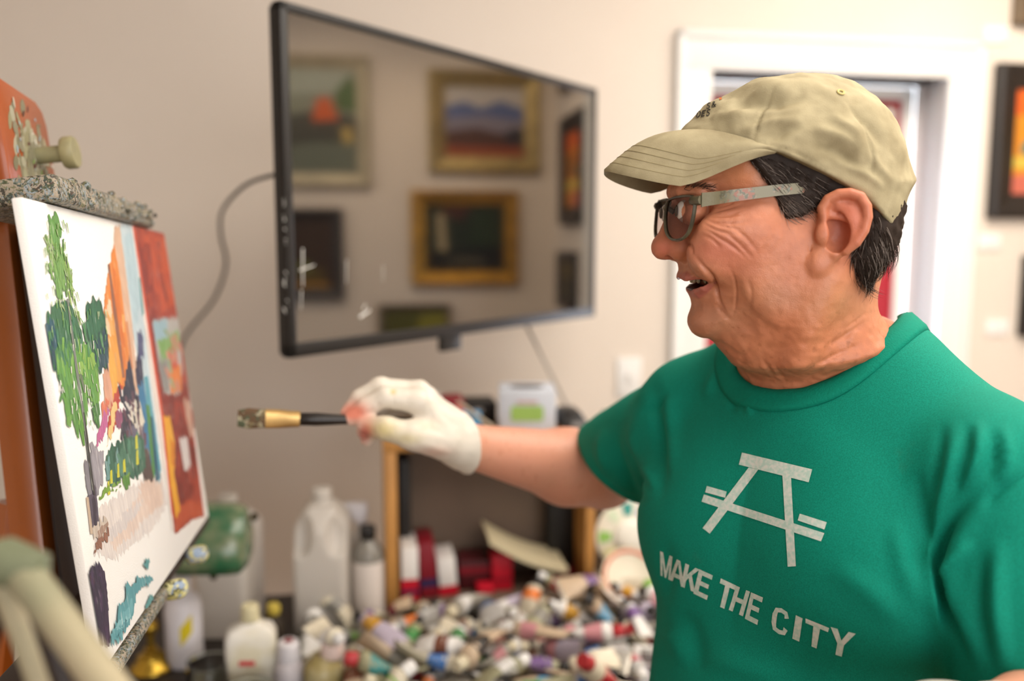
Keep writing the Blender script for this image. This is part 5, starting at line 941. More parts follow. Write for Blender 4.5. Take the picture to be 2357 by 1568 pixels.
# ---------------- shirt
lo = np.minimum(np.minimum(bw_(0, 0, -.7), ER), np.minimum(SLJ, ELB))-A3(.16, .16, .06); hi = np.maximum(np.maximum(bw_(0, 0, .1), ER), np.maximum(SLJ, ELB))+A3(.24, .10, .03); hi[0] = max(hi[0], NK[0]+.26)
sv, sf = snet(shirt_f, lo, hi, 0.0038)
sn = vnorm(sv, sf)
FOLDS = [([(2262, 1120), (2190, 1200), (2160, 1290), (2168, 1370), (2200, 1460), (2240, 1568)], 13, -.010), ([(2210, 1150), (2150, 1250), (2140, 1330), (2158, 1420), (2190, 1510)], 20, .007), ([(2290, 1140), (2225, 1220), (2190, 1300), (2205, 1400), (2260, 1540)], 22, .006), ([(2357, 1090), (2300, 1130), (2262, 1175)], 9, -.004), ([(2200, 960), (2190, 1060), (2165, 1160), (2140, 1260)], 16, .0045), ([(2170, 960), (2155, 1080), (2140, 1180)], 12, -.0035), ([(2255, 960), (2250, 1050), (2215, 1130)], 15, .0045), ([(2230, 970), (2222, 1060), (2190, 1140)], 10, -.0035), ([(2310, 970), (2318, 1060), (2300, 1120)], 14, .004), ([(2285, 980), (2285, 1060), (2268, 1110)], 9, -.003), ([(2110, 1080), (2125, 1180), (2150, 1270)], 16, -.0035), ([(2300, 1230), (2295, 1380), (2320, 1568)], 20, .005), ([(2265, 1260), (2255, 1400), (2285, 1568)], 14, -.004), ([(2170, 1330), (2205, 1290), (2240, 1240)], 12, .006),
    ([(1500, 860), (1512, 960), (1520, 1060), (1512, 1170)], 16, -.006), ([(1535, 900), (1545, 1000), (1535, 1100)], 18, .004), ([(1470, 930), (1460, 1010), (1490, 1100), (1505, 1160)], 14, .006), ([(1430, 960), (1420, 1030), (1450, 1110), (1490, 1165)], 12, -.005), ([(1395, 985), (1385, 1040), (1410, 1100)], 12, .004), ([(1440, 1000), (1480, 1090), (1505, 1150)], 9, -.004), ([(1540, 900), (1510, 930), (1470, 960)], 10, -.003),
    ([(1735, 880), (1725, 930), (1722, 960)], 9, .004), ([(1705, 870), (1690, 920), (1680, 950)], 9, -.003), ([(1752, 895), (1748, 930)], 6, -.003), ([(1660, 830), (1640, 880), (1620, 920)], 12, .003), ([(1530, 1440), (1560, 1480), (1580, 1540)], 22, .004), ([(1560, 1400), (1600, 1460), (1610, 1568)], 20, -.003), ([(1620, 1500), (1720, 1540), (1850, 1568)], 30, .004), ([(1900, 1300), (2000, 1360), (2080, 1450)], 30, .003), ([(1530, 1230), (1540, 1330), (1530, 1400)], 18, -.003), ([(2060, 1180), (2080, 1300), (2130, 1420)], 24, .004)]
FOLDS += [([(1335, 1035), (1352, 1092), (1410, 1152), (1500, 1184)], 5, .0016), ([(1362, 1032), (1378, 1080), (1430, 1130), (1505, 1160)], 3, -.0016)]
sdsp = 1.35*fold(sv, sn, FOLDS)+(vnoise(sv, 16, 11)-.5)*.005+(vnoise(sv, 30, 12)-.5)*.0012
nh = neck_hole(sv); sdsp = sdsp*sstep(.004, .03, nh)
sv = sv+sn*sdsp[:, None]
M_SHIRT, nt, N, L, B = new_mat('green_jersey'); B.inputs['Roughness'].default_value = 0.8; B.inputs['Specular IOR Level'].default_value = 0.2; B.inputs['Sheen Weight'].default_value = 0.08; B.inputs['Sheen Tint'].default_value = (*lin('4FC7A0'), 1)
tc = N.new('ShaderNodeTexCoord'); n1 = N.new('ShaderNodeTexNoise'); n1.inputs['Scale'].default_value = 900; n1.inputs['Detail'].default_value = 2; L.new(tc.outputs['Object'], n1.inputs[0])
rp = N.new('ShaderNodeValToRGB'); rp.color_ramp.elements[0].color = (*lin('007762'), 1); rp.color_ramp.elements[1].color = (*lin('048872'), 1); rp.color_ramp.elements[0].position = .35; rp.color_ramp.elements[1].position = .65; L.new(n1.outputs['Fac'], rp.inputs[0])
n2 = N.new('ShaderNodeTexNoise'); n2.inputs['Scale'].default_value = 9; n2.inputs['Detail'].default_value = 6; L.new(tc.outputs['Object'], n2.inputs[0]); r2 = N.new('ShaderNodeValToRGB'); r2.color_ramp.elements[0].position = .66; r2.color_ramp.elements[1].position = .76; r2.color_ramp.elements[1].color = (.45, .45, .45, 1); r2.color_ramp.elements[0].color = (0, 0, 0, 1); L.new(n2.outputs['Fac'], r2.inputs[0])
mx = N.new('ShaderNodeMix'); mx.data_type = 'RGBA'; L.new(r2.outputs[0], mx.inputs[0]); L.new(rp.outputs[0], mx.inputs[6]); mx.inputs[7].default_value = (*lin('3A6A50'), 1); L.new(mx.outputs[2], B.inputs['Base Color'])
nb = N.new('ShaderNodeTexNoise'); nb.inputs['Scale'].default_value = 700; nb.inputs['Detail'].default_value = 2; L.new(tc.outputs['Object'], nb.inputs[0]); bm_ = N.new('ShaderNodeBump'); bm_.inputs['Strength'].default_value = 0.2; bm_.inputs['Distance'].default_value = 0.0006; L.new(nb.outputs['Fac'], bm_.inputs['Height']); L.new(bm_.outputs[0], B.inputs['Normal'])
shirt = np_mesh('t_shirt', sv-PO, sf, M_SHIRT, person)
# print on the shirt
bvh = BVHTree.FromPolygons([tuple(v) for v in sv], [tuple(int(i) for i in q) for q in sf])
ncr, nct = 7, 120; cvs = []; ok_ = True
for j in range(nct):
    th = 2*math.pi*j/nct
    for i in range(ncr):
        g_ = -.0030+.0215*i/(ncr-1); g2_ = max(g_, .0006); q = NH_C+NHX*math.cos(th)*(.087+g2_)+NHY*math.sin(th)*(.086+g2_)
        h = bvh.ray_cast(V(q+NH_N*.14), V(-NH_N), .4)
        if h[0] is None: h = bvh.find_nearest(V(q))
        n_ = h[1] if h[1].dot(V(NH_N)) > 0 else -h[1]; lift_ = .0022 if 0 < i < ncr-1 else (.0012 if i == 0 else .0004)
        cvs.append(tuple(h[0]+n_*lift_-V(PO)+(V(NHX*math.cos(th)+NHY*math.sin(th))*(g_-g2_))))
ca_ = np.array([list(v) for v in cvs]).reshape(nct, ncr, 3)
for _ in range(4): ca_ = .5*ca_+.25*(np.roll(ca_, 1, 0)+np.roll(ca_, -1, 0))
cvs = [tuple(v) for v in ca_.reshape(-1, 3)]
b = MB(); b.add(cvs, [(j*ncr+i, ((j+1) % nct)*ncr+i, ((j+1) % nct)*ncr+i+1, j*ncr+i+1) for j in range(nct) for i in range(ncr-1) if max((V(cvs[j*ncr+i])-V(cvs[((j+1) % nct)*ncr+i+1])).length, (V(cvs[((j+1) % nct)*ncr+i])-V(cvs[j*ncr+i+1])).length) < .022])
collar = b.build('collar', mat('green_rib', '038069', 0.8, var=.06, vscale=300, bump=.3, bscale=600, spec=.2), shirt, ang=180)
sm = collar.modifiers.new('thick', 'SOLIDIFY'); sm.thickness = .002; sm.offset = 0
def on_surface(bv, polys, name, m, parent, off=0.0006, seg=9.0):
    allvs = []; allfs = []
    for poly in polys:
        bm = bmesh.new(); f = bm.faces.new([bm.verts.new((x, y, 0)) for x, y in poly]); bmesh.ops.triangulate(bm, faces=bm.faces[:])
        for it in range(7):
            es = [e for e in bm.edges if e.calc_length() > seg]
            if not es: break
            bmesh.ops.subdivide_edges(bm, edges=es, cuts=1); bmesh.ops.triangulate(bm, faces=[f for f in bm.faces if len(f.verts) > 3])
        bm.verts.index_update(); idx = {}; 
        for v in bm.verts:
            r = ray(v.co.x, v.co.y).normalized(); h = bv.ray_cast(_C, r, 4.0)
            if h[0] is not None: idx[v.index] = len(allvs); allvs.append(tuple(h[0]+(h[1] if h[1].dot(r) < 0 else -h[1])*off-V(PO)))
        for f in bm.faces:
            k = [idx.get(v.index, -1) for v in f.verts]
            if min(k) >= 0:
                q = [V(allvs[i]) for i in k]
                if max((q[0]-q[1]).length, (q[1]-q[2]).length, (q[0]-q[2]).length) < 0.03: allfs.append(tuple(k))
        bm.free()
    b = MB(); b.add(allvs, allfs); return b.build(name, m, parent, ang=180)
def z8(x, y): return (x/1.806+1300, y/1.806+700)
def RIB(pts, wx, wy):
    out = []; n = len(pts)
    def nrm(i):
        a, b = pts[max(0, i-1)], pts[min(n-1, i+1)]; dx, dy = b[0]-a[0], b[1]-a[1]; l = math.hypot(dx, dy); return (-dy/l*wx/2, dx/l*wy/2)
    for i in range(n-1):
        p, q, u, w = pts[i], pts[i+1], nrm(i), nrm(i+1); out.append([(p[0]-u[0], p[1]-u[1]), (q[0]-w[0], q[1]-w[1]), (q[0]+w[0], q[1]+w[1]), (p[0]+u[0], p[1]+u[1])])
    return out
GLY = {
 'M': [[(0, 0), (.2, 0), (.2, .62), (.42, 0), (.58, 0), (.8, .62), (.8, 0), (1, 0), (1, 1), (.76, 1), (.5, .3), (.24, 1), (0, 1)]],
 'A': [[(0, 0), (.24, 0), (.5, .84), (.5, 1), (.37, 1)], [(.5, 1), (.5, .84), (.76, 0), (1, 0), (.63, 1)], [(.25, .2), (.75, .2), (.7, .38), (.3, .38)]],
 'K': [[(0, 0), (.27, 0), (.27, 1), (0, 1)], [(.27, .32), (.42, .5), (1, 1), (.7, 1), (.27, .58)], [(.38, .5), (.55, .66), (1, 0), (.7, 0)]],
 'E': [[(0, 0), (.3, 0), (.3, 1), (0, 1)], [(.3, 0), (1, 0), (1, .18), (.3, .18)], [(.3, .42), (.9, .42), (.9, .59), (.3, .59)], [(.3, .82), (1, .82), (1, 1), (.3, 1)]],
 'T': [[(.35, 0), (.65, 0), (.65, .82), (.35, .82)], [(0, .82), (1, .82), (1, 1), (0, 1)]],
 'H': [[(0, 0), (.28, 0), (.28, 1), (0, 1)], [(.72, 0), (1, 0), (1, 1), (.72, 1)], [(.28, .42), (.72, .42), (.72, .6), (.28, .6)]],
 'C': RIB([(.86, .7), (.78, .88), (.5, .92), (.22, .86), (.14, .65), (.14, .35), (.22, .14), (.5, .08), (.78, .12), (.86, .3)], .28, .17),
 'I': [[(0, 0), (1, 0), (1, 1), (0, 1)]],
 'Y': [[(.36, 0), (.64, 0), (.64, .45), (.36, .45)], [(.36, .45), (.5, .45), (.5, .6), (.28, 1), (0, 1)], [(.5, .45), (.64, .45), (1, 1), (.72, 1), (.5, .6)]],
 'S': RIB([(.9, .8), (.7, .93), (.35, .92), (.14, .75), (.3, .57), (.7, .43), (.86, .25), (.65, .07), (.3, .07), (.08, .2)], .26, .15),
 'D': RIB([(.12, .08), (.12, .92), (.55, .92), (.86, .7), (.86, .3), (.55, .08), (.12, .08)], .24, .15),
 '&': RIB([(.95, .05), (.2, .72), (.25, .92), (.5, .92), (.55, .75), (.15, .35), (.2, .1), (.55, .08), (.9, .5)], .2, .13),
}
def glyph(ch, q):       # q: TL TR BR BL in pixels
    (ax, ay), (bx, by), (cx, cy), (dx, dy) = q; out = []
    for poly in GLY[ch]:
        out.append([((1-u)*(1-v)*dx+u*(1-v)*cx+u*v*bx+(1-u)*v*ax, (1-u)*(1-v)*dy+u*(1-v)*cy+u*v*by+(1-u)*v*ay) for u, v in poly])
    return out
M_PRINT = mat('worn_white_print', 'D6D9D0', 0.7, col2='B4CFC2', mixscale=260)
TXT = [('M', (398, 1027), (450, 1050), (440, 1147), (400, 1128)), ('A', (447, 1050), (503, 1080), (497, 1172), (436, 1146)), ('K', (503, 1078), (562, 1104), (543, 1199), (484, 1173)), ('E', (560, 1102), (617, 1128), (592, 1230), (536, 1203)), ('T', (650, 1140), (714, 1170), (686, 1276), (626, 1250)), ('H', (714, 1171), (772, 1196), (742, 1298), (683, 1271)), ('E', (776, 1198), (826, 1220), (802, 1334), (750, 1308)), ('C', (870, 1250), (937, 1280), (926, 1386), (856, 1356)), ('I', (962, 1293), (990, 1306), (976, 1403), (947, 1390)), ('T', (1002, 1306), (1100, 1346), (1072, 1441), (1002, 1412)), ('Y', (1106, 1342), (1210, 1370), (1186, 1476), (1092, 1446))]
for ch, *q in TXT: on_surface(bvh, glyph(ch, [z8(*k) for k in q]), 'print_letter', M_PRINT, shirt)
for poly in ([(738, 618), (1030, 688), (1015, 742), (725, 668)], [(766, 680), (806, 689), (604, 955), (574, 932)], [(906, 712), (942, 722), (962, 1090), (928, 1092)], [(580, 792), (1080, 953), (1066, 987), (570, 822)], [(592, 757), (674, 780), (668, 806), (585, 783)], [(978, 872), (1090, 908), (1080, 938), (970, 900)]):
    on_surface(bvh, [[z8(*k) for k in poly]], 'print_bar', M_PRINT, shirt)
# ---------------- trousers and shoes (below the frame)
LEG = {}
for s in (-1, 1): hipj = bw_(s*.09, 0, -.70); LEG[s] = (hipj, A3(hipj[0]+BT[0]*.02, hipj[1]+BT[1]*.02, .47), A3(hipj[0]-BT[0]*.01, hipj[1]-BT[1]*.01, .09))
def trous(p):
    d = s_ell((p-NK) @ BM, (0, 0, -.66), (.168, .118, .16))
    for s in (-1, 1): h_, k_, a_ = LEG[s]; d = smin(d, smin(s_cap(p, h_, k_, .088, .068), s_cap(p, k_, a_, .066, .052), .02), .03)
    return smax(d, .055-p[:, 2], .004)
pv, pf = snet(trous, bw_(0, 0, 0)*A3(1, 1, 0)-A3(.3, .3, -.03), bw_(0, 0, 0)*A3(1, 1, 0)+A3(.3, .3, 1.02), 0.008)
np_mesh('trousers', pv-PO, pf, mat('dark_denim', '2C3444', 0.8, var=0.1, vscale=30), person)
for s in (-1, 1):
    a_ = LEG[s][2]; b = MB(); M_ = frameM(V(a_)-V(PO)-V((0, 0, a_[2])), V(BE), V(BT), V(BZ))
    b.loft([[(x*.9, y*.94-.0, 0) for x, y, _ in rr(.046, .13, .04, 0)], [(x, y+.0, .02) for x, y, _ in rr(.048, .135, .042, 0)], [(x*.95, y*.9-.01, .05) for x, y, _ in rr(.047, .13, .042, 0)], [(x*.85, y*.45-.05, .10) for x, y, _ in rr(.047, .13, .042, 0)]], M=M_ @ Matrix.Translation((0, .045, 0))); b.build('shoe', mat('brown_leather', '4A3526', 0.5), person, bevel=0.006)
# ---------------- cap
CAPO = [(1560, 330), (1566, 303), (1590, 277), (1625, 241), (1664, 224), (1702, 203), (1738, 188), (1783, 184), (1831, 178), (1880, 179), (1922, 191), (1960, 208), (1993, 231), (2025, 272), (2048, 312), (2060, 353), (2066, 395), (2076, 418), (2072, 440), (2054, 480), (2030, 560), (1900, 640), (1650, 500), (1560, 420)]
CPOLY = chain(CAPO[:20], 0, 3)+[HL(*q) for q in CAPO[20:]]
GC = Grid2((-.21, -.16), (.16, .20), 0.0012); GC.put(poly_d(CPOLY, GC.pts))
RIMP = [HL(x, y, .078) for x, y in ((1540, 300), (1564, 305), (1638, 313), (1702, 328), (1796, 352), (1864, 382), (1928, 415), (1993, 455), (2049, 503), (2100, 545))]
RX = np.array([q[0] for q in RIMP])[::-1]; RZ = np.array([q[1] for q in RIMP])[::-1]
def capW(x, z): return .083-.016*sstep(.02, .10, x)+0*z
def cap_f(p):
    l = (p-HC) @ HM; x, y, z = l[:, 0], np.abs(l[:, 1]), l[:, 2]; Wd = capW(x, z)
    d = slab(GC(x, z), y, Wd, np.minimum(Wd*.96, .075))
    rim = np.interp(x, RX, RZ)-.012*np.exp(-((x-.09)/.03)**2)*0; return smax(d, (rim-z)*.92, .0025)
cv, cf = snet(cap_f, HC-A3(.16, .16, .05), HC+A3(.20, .13, .16), 0.0022)
cn = vnorm(cv, cf)
CF = [([(1690, 270), (1760, 215), (1840, 200), (1920, 200)], 18, .004), ([(1640, 275), (1720, 240), (1800, 235), (1860, 225)], 14, -.0045), ([(1600, 285), (1680, 262), (1740, 260)], 12, .002), ([(1740, 330), (1830, 300), (1920, 310)], 16, -.0025), ([(1790, 320), (1870, 300), (1960, 330), (2000, 380)], 14, .0028), ([(1860, 340), (1930, 350), (1990, 400)], 10, -.002), ([(1900, 260), (1960, 300), (2000, 350)], 12, .0022), ([(1700, 310), (1780, 280), (1850, 280)], 10, .002), ([(1950, 240), (2010, 300), (2030, 340)], 10, -.002), ([(1920, 370), (1990, 400), (2040, 440)], 9, .0018), ([(2000, 330), (2020, 380), (2060, 420)], 9, .0018), ([(1620, 300), (1700, 318), (1796, 340), (1870, 372), (1960, 425), (2040, 485)], 3, -.0011), ([(1935, 215), (1990, 290), (2010, 370), (2000, 430)], 4, -.0016), ([(1800, 190), (1760, 240), (1740, 300), (1735, 325)], 4, -.0014)]
cl = (cv-HC) @ HM; cv = cv+cn*((1.6*fold(cv, cn, CF)*(cl[:, 1] > -.02)+(vnoise(cv, 60, 21)-.5)*.0035+(vnoise(cv, 150, 22)-.5)*.0012)*sstep(0, .006, cl[:, 2]-np.interp(cl[:, 0], RX, RZ)))[:, None]
M_KHAKI, nt, N, L, B = new_mat('khaki_twill'); B.inputs['Roughness'].default_value = 0.85; B.inputs['Specular IOR Level'].default_value = 0.2
tc = N.new('ShaderNodeTexCoord'); n1 = N.new('ShaderNodeTexNoise'); n1.inputs['Scale'].default_value = 35; n1.inputs['Detail'].default_value = 8; L.new(tc.outputs['Object'], n1.inputs[0]); rp = N.new('ShaderNodeValToRGB'); rp.color_ramp.elements[0].position = .3; rp.color_ramp.elements[1].position = .7; rp.color_ramp.elements[0].color = (*lin('978B6C'), 1); rp.color_ramp.elements[1].color = (*lin('B3A786'), 1); L.new(n1.outputs['Fac'], rp.inputs[0]); L.new(rp.outputs[0], B.inputs['Base Color'])
nb = N.new('ShaderNodeTexNoise'); nb.inputs['Scale'].default_value = 900; L.new(tc.outputs['Object'], nb.inputs[0]); bm_ = N.new('ShaderNodeBump'); bm_.inputs['Strength'].default_value = 0.25; bm_.inputs['Distance'].default_value = 0.0008; L.new(nb.outputs['Fac'], bm_.inputs['Height']); L.new(bm_.outputs[0], B.inputs['Normal'])
cap = np_mesh('baseball_cap', cv-PO, cf, M_KHAKI, person)
cbvh = BVHTree.FromPolygons([tuple(v) for v in cv], [tuple(int(i) for i in q) for q in cf])
M_EMB = mat('black_embroidery', '2A2620', 0.7)
for ch, q in (('S', [(1628, 238), (1637, 236), (1635, 250), (1626, 252)]), ('&', [(1640, 235), (1651, 233), (1648, 247), (1637, 249)]), ('D', [(1606, 257), (1616, 255), (1612, 270), (1602, 272)]), ('E', [(1618, 255), (1626, 253.5), (1622, 268.5), (1614, 270)]), ('S', [(1628, 253), (1637, 251), (1634, 267), (1625, 268.5)])): on_surface(cbvh, glyph(ch, q), 'embroidered_letter', M_EMB, cap, seg=6)
on_surface(cbvh, [[(1655, 226), (1661, 225), (1662, 230), (1656, 231)]], 'embroidered_mark', mat('orange_thread', 'C06A2A', 0.7), cap, seg=6)
# eyelet
h = cbvh.ray_cast(_C, ray(1935, 213).normalized(), 3.0)
if h[0] is not None:
    nz_ = h[1] if h[1].dot(ray(1935, 213)) < 0 else -h[1]; xx = nz_.orthogonal().normalized(); b = MB(); b.lathe([(.0018, 0), (.0034, 0), (.0038, .0008), (.0030, .0014), (.0018, .0010), (.0018, 0)], 16, M=frameM(h[0]-V(PO), xx, nz_.cross(xx), nz_), cap=False); b.build('eyelet', mat('khaki_thread', 'C9B878', 0.7), cap)
# bill
tipx, tipz = HL(1393, 392, 0); rfx, rfz = HL(1566, 306, 0); rsx, rsz = HL(1791, 349, .074)
ndx, ndz = HL(1560, 411, .060); ndz -= .005
def bill_pt(u, w, dz=0.0):      # u in -1..1 across, w in 0..1 outwards
    y = .0755*u; c = math.sqrt(max(0, 1-abs(u)**2.3)); rx = rsx+(rfx-.004-rsx)*c; rz = rsz+(rfz-rsz)*c
    ox = rsx+(tipx-rsx)*(1-abs(u)**2.6)**.62; y2 = y*(1+.05*math.sin(math.pi*w)); oz = tipz-(tipz-ndz)*(abs(u)/.8)**2 if abs(u) < .8 else ndz+(rsz-ndz)*((abs(u)-.8)/.2)**1.8
    x = rx+(ox-rx)*w; z = rz+(oz-rz)*w+.010*math.sin(math.pi*w)*c
    return V(hw(x, y2, z+dz)-PO)
b = MB(); nu, nw = 40, 10; us = [math.sin(math.pi/2*(-1+2*i/nu))*.999 for i in range(nu+1)]
topg = [[bill_pt(u, w/nw, .0017) for w in range(nw+1)] for u in us]; botg = [[bill_pt(u, w/nw, -.0017) for w in range(nw+1)] for u in us]
vs_ = [p for r in topg for p in r]+[p for r in botg for p in r]; K_ = (nu+1)*(nw+1); fs = []
for i in range(nu):
    for j in range(nw):
        a = i*(nw+1)+j; fs.append((a, a+nw+1, a+nw+2, a+1)); fs.append((K_+a, K_+a+1, K_+a+nw+2, K_+a+nw+1))
    a = i*(nw+1)+nw; fs.append((a, a+nw+1, K_+a+nw+1, K_+a)); a = i*(nw+1); fs.append((a, K_+a, K_+a+nw+1, a+nw+1))
for i in (0, nu):
    for j in range(nw): a = i*(nw+1)+j; fs.append((a, a+1, K_+a+1, K_+a))
b.add(vs_, fs); bill = b.build('cap_bill', M_KHAKI, cap, ang=50)
M_STITCH = mat('stitching', '95875F', 0.8)
for w in (.93, .84, .75, .66):
    b = MB(); b.tube([bill_pt(u, w, .0019) for u in us[4:-4]], .00020, 5); b.build('stitch_row', M_STITCH, bill)
# ---------------- hair: a close shell plus strands
HAIRP = [(1700, 330), (1735, 378), (1750, 400), (1772, 430), (1790, 462), (1806, 505), (1836, 500), (1866, 484), (1890, 470), (1905, 455), (1940, 440), (1975, 445), (2000, 470), (2000, 510), (1985, 548), (1962, 575), (1956, 600), (1972, 628), (2012, 657), (2032, 640), (2090, 560), (2110, 470), (2060, 420), (1900, 330)]
HP2 = [HL(x, y, .066) for x, y in HAIRP]; GH = Grid2((-.20, -.14), (.14, .12), 0.0012); GH.put(poly_d(HP2, GH.pts))
def hair_f(p):
    l = (p-HC) @ HM; x, y, z = l[:, 0], np.abs(l[:, 1]), l[:, 2]; Wd = GW(x, z)+.0055; d = slab(GQ(x, z)-.0060, y, Wd, np.minimum(Wd*.97, .06))
    return smax(d, GH(x, z), .004)
rv, rf = snet(hair_f, HC-A3(.12, .16, .12), HC+A3(.19, .13, .10), 0.0025)
rn = vnorm(rv, rf); rl = (rv-HC) @ HM; rpx, _ = proj_np(rv)
rv = rv+rn*((vnoise(rv, 220, 31)-.5)*.0035)[:, None]
def haircol(px): 
    g = np.clip(np.exp(-(((px[:, 0]-1800)/45)**2+((px[:, 1]-490)/40)**2))*1.0, 0, 1); c = np.array(lin('2A1F18'))[None]*(1-g[:, None])+np.array(lin('8A7A70'))*g[:, None]; return c
M_HAIR = vcol_mat('hair', 0.6, spec=0.2)
hair = np_mesh('hair', rv-PO, rf, M_HAIR, person, np.tile(np.array(lin('2A1F18')), (len(rv), 1)))
rng = np.random.RandomState(5); cand = np.nonzero((rl[:, 1] > -.02) & (np.abs(rn[:, 2]) < .9) & (rl[:, 2] < np.interp(rl[:, 0], RX, RZ)-.004))[0]; pick = rng.choice(cand, min(len(cand), 6000), replace=False)
rx_, rz_ = rl[pick, 0], rl[pick, 2]; side = sstep(-.05, .0, rx_)             # front: sweeping back; behind the ear: falling
flow = (HF[None]*(-.75*side-.25*(1-side)+.12*(rng.rand(len(pick))-.5))[:, None]+HZ[None]*(-.55*side-.95*(1-side))[:, None]+HS[None]*(.15*(rng.rand(len(pick))-.5))[:, None])
flow -= rn[pick]*(flow*rn[pick]).sum(1)[:, None]; flow /= np.linalg.norm(flow, axis=1)[:, None]
nseg = 5; ln = rng.uniform(.010, .026, len(pick))*(1-.4*side); wv_ = np.cross(flow, rn[pick]); P0 = rv[pick]-rn[pick]*.001; V_ = []; F_ = []; C_ = []
base_c = haircol(rpx[pick]); grey = (rng.rand(len(pick)) < .16)[:, None]; base_c = np.where(grey, np.array(lin('8C8078')), base_c*rng.uniform(.7, 1.5, (len(pick), 1)))
curl = rng.uniform(-.25, .25, len(pick)); lift = rng.uniform(.05, .28, len(pick)); jj = []
for k in range(nseg+1):
    t = k/nseg; c = P0+flow*(ln*t)[:, None]+wv_*(ln*curl*t*t)[:, None]+rn[pick]*(ln*lift*math.sin(math.pi*min(1, t*.75)))[:, None]; r = .00030*(1-t*.8)
    for a in range(3): an = 2*math.pi*a/3; jj.append(c+(wv_*math.cos(an)+rn[pick]*math.sin(an))*r)
sv3 = np.stack(jj, 1); nn_ = sv3.shape[1]; fidx = np.array([[k*3+a, k*3+(a+1) % 3, (k+1)*3+(a+1) % 3, (k+1)*3+a] for k in range(nseg) for a in range(3)]); Fh = (fidx[None]+(np.arange(len(pick))*nn_)[:, None, None]).reshape(-1, 4)
st_o = np_mesh('hair_strands', sv3.reshape(-1, 3)-PO, Fh, M_HAIR, hair, np.repeat(base_c, nn_, 0)); st_o['kind'] = 'stuff'
# eyebrow
eb = []; 
hbv = BVHTree.FromPolygons([tuple(v) for v in hv], [tuple(int(i) for i in q) for q in hf]); b = MB()
for i in range(90):
    x, y = rnd.uniform(1572, 1640), 0; y = 430+(x-1572)*.03+rnd.gauss(0, 4); h = hbv.ray_cast(_C, ray(x, y).normalized(), 2.0)
    if h[0] is None: continue
    n_ = h[1] if h[1].dot(ray(x, y)) < 0 else -h[1]; d_ = (V(-HF)*.9+V((0, 0, rnd.uniform(-.3, .5)))); d_ = (d_-n_*d_.dot(n_)).normalized(); a0 = h[0]-V(PO); b.tube([a0-n_*.0005, a0+d_*.004+n_*.0012, a0+d_*.008+n_*.0010], [.00018, .00016, .00006], 3)
tag(b.build('eyebrow', mat('eyebrow_hair', '4A3428', 0.6), person), None, None, None, 'stuff')
# teeth and eyes
b = MB(); ring = []
for i in range(9): a = -1+2*i/8; b.box((0, 0, 0), (.003, .0042, .0055), M=Matrix.Translation(V(hw(h3(1592, 646, 0)[0]-.018*abs(a)**2, .0175*a, h3(1596, 646, 0)[2]+.0005)-PO)) @ Matrix.Rotation(HA+math.pi-a*.7, 4, 'Z'))
b.build('teeth', mat('tooth_enamel', 'B09C78', 0.35), person, bevel=0.001)
for s in (-1, 1):
    x, z = HL(1588, 486, .032); b = MB(); b.lathe([(.0118*math.sin(t), -.0118*math.cos(t)) for t in [math.pi*i/10 for i in range(11)]], 20, M=Matrix.Translation(V(hw(x+.0012, s*.032, z)-PO)) @ frameM((0, 0, 0), V(HS), V((0, 0, 1)), V(HF))); eye = b.build('eye', mat('eye_white', 'D8CFC8', 0.15), person)
    b = MB(); b.lathe([(.0055, 0), (.0045, .0007), (0, .001)], 16, M=frameM(V(hw(x+.0125, s*.032, z)-PO), V(HS), V((0, 0, 1)), V(HF)), cap=False); b.build('iris', mat('brown_iris', '3A2A1E', 0.1), eye)
# ---------------- glasses
gl = thing('eyeglasses', 'olive grey marbled eyeglasses with paint flecked temples worn by the man', 'glasses', V(HC))
M_FRAME = mat('olive_grey_acetate', '3E3A2D', 0.25, col2='625D48', mixscale=40, coat=0.3); M_TEMPLE = splat_mat('paint_flecked_temple', '7A745A', ['847E66', '6C7060', '8C7D66', '625E4A', '94604A', '767E80'], 150, 0.45, 0.3, 0.2)
M_LENS, nt, N, L, B = new_mat('spectacle_lens'); B.inputs['Base Color'].default_value = (*lin('C89A90'), 1); B.inputs['Roughness'].default_value = 0.0
_t = N.new('ShaderNodeBsdfTransparent'); _t.inputs[0].default_value = (.72, .62, .61, 1); _g = N.new('ShaderNodeBsdfGlossy'); _g.inputs['Roughness'].default_value = 0.02; _m = N.new('ShaderNodeMixShader'); _fr = N.new('ShaderNodeFresnel'); _fr.inputs[0].default_value = 1.22
L.new(_fr.outputs[0], _m.inputs[0]); L.new(_t.outputs[0], _m.inputs[1]); L.new(_g.outputs[0], _m.inputs[2]); L.new(_m.outputs[0], N['Material Output'].inputs[0])
GX, GZ = HL(1571, 502, .034); GX2, _ = HL(1522, 502, -.032); GX = (GX+GX2)/2+.001; GYAW = (GX2-GX)/.033*0.5
lens_o = [(-.0245, .0135), (-.019, .0175), (0, .0190), (.019, .0185), (.0255, .0150), (.0262, .004), (.0235, -.009), (.0165, -.0165), (.004, -.0195), (-.010, -.0180), (-.020, -.0110), (-.0245, .001)]
def rotl(d): return V(HM @ npv(d))
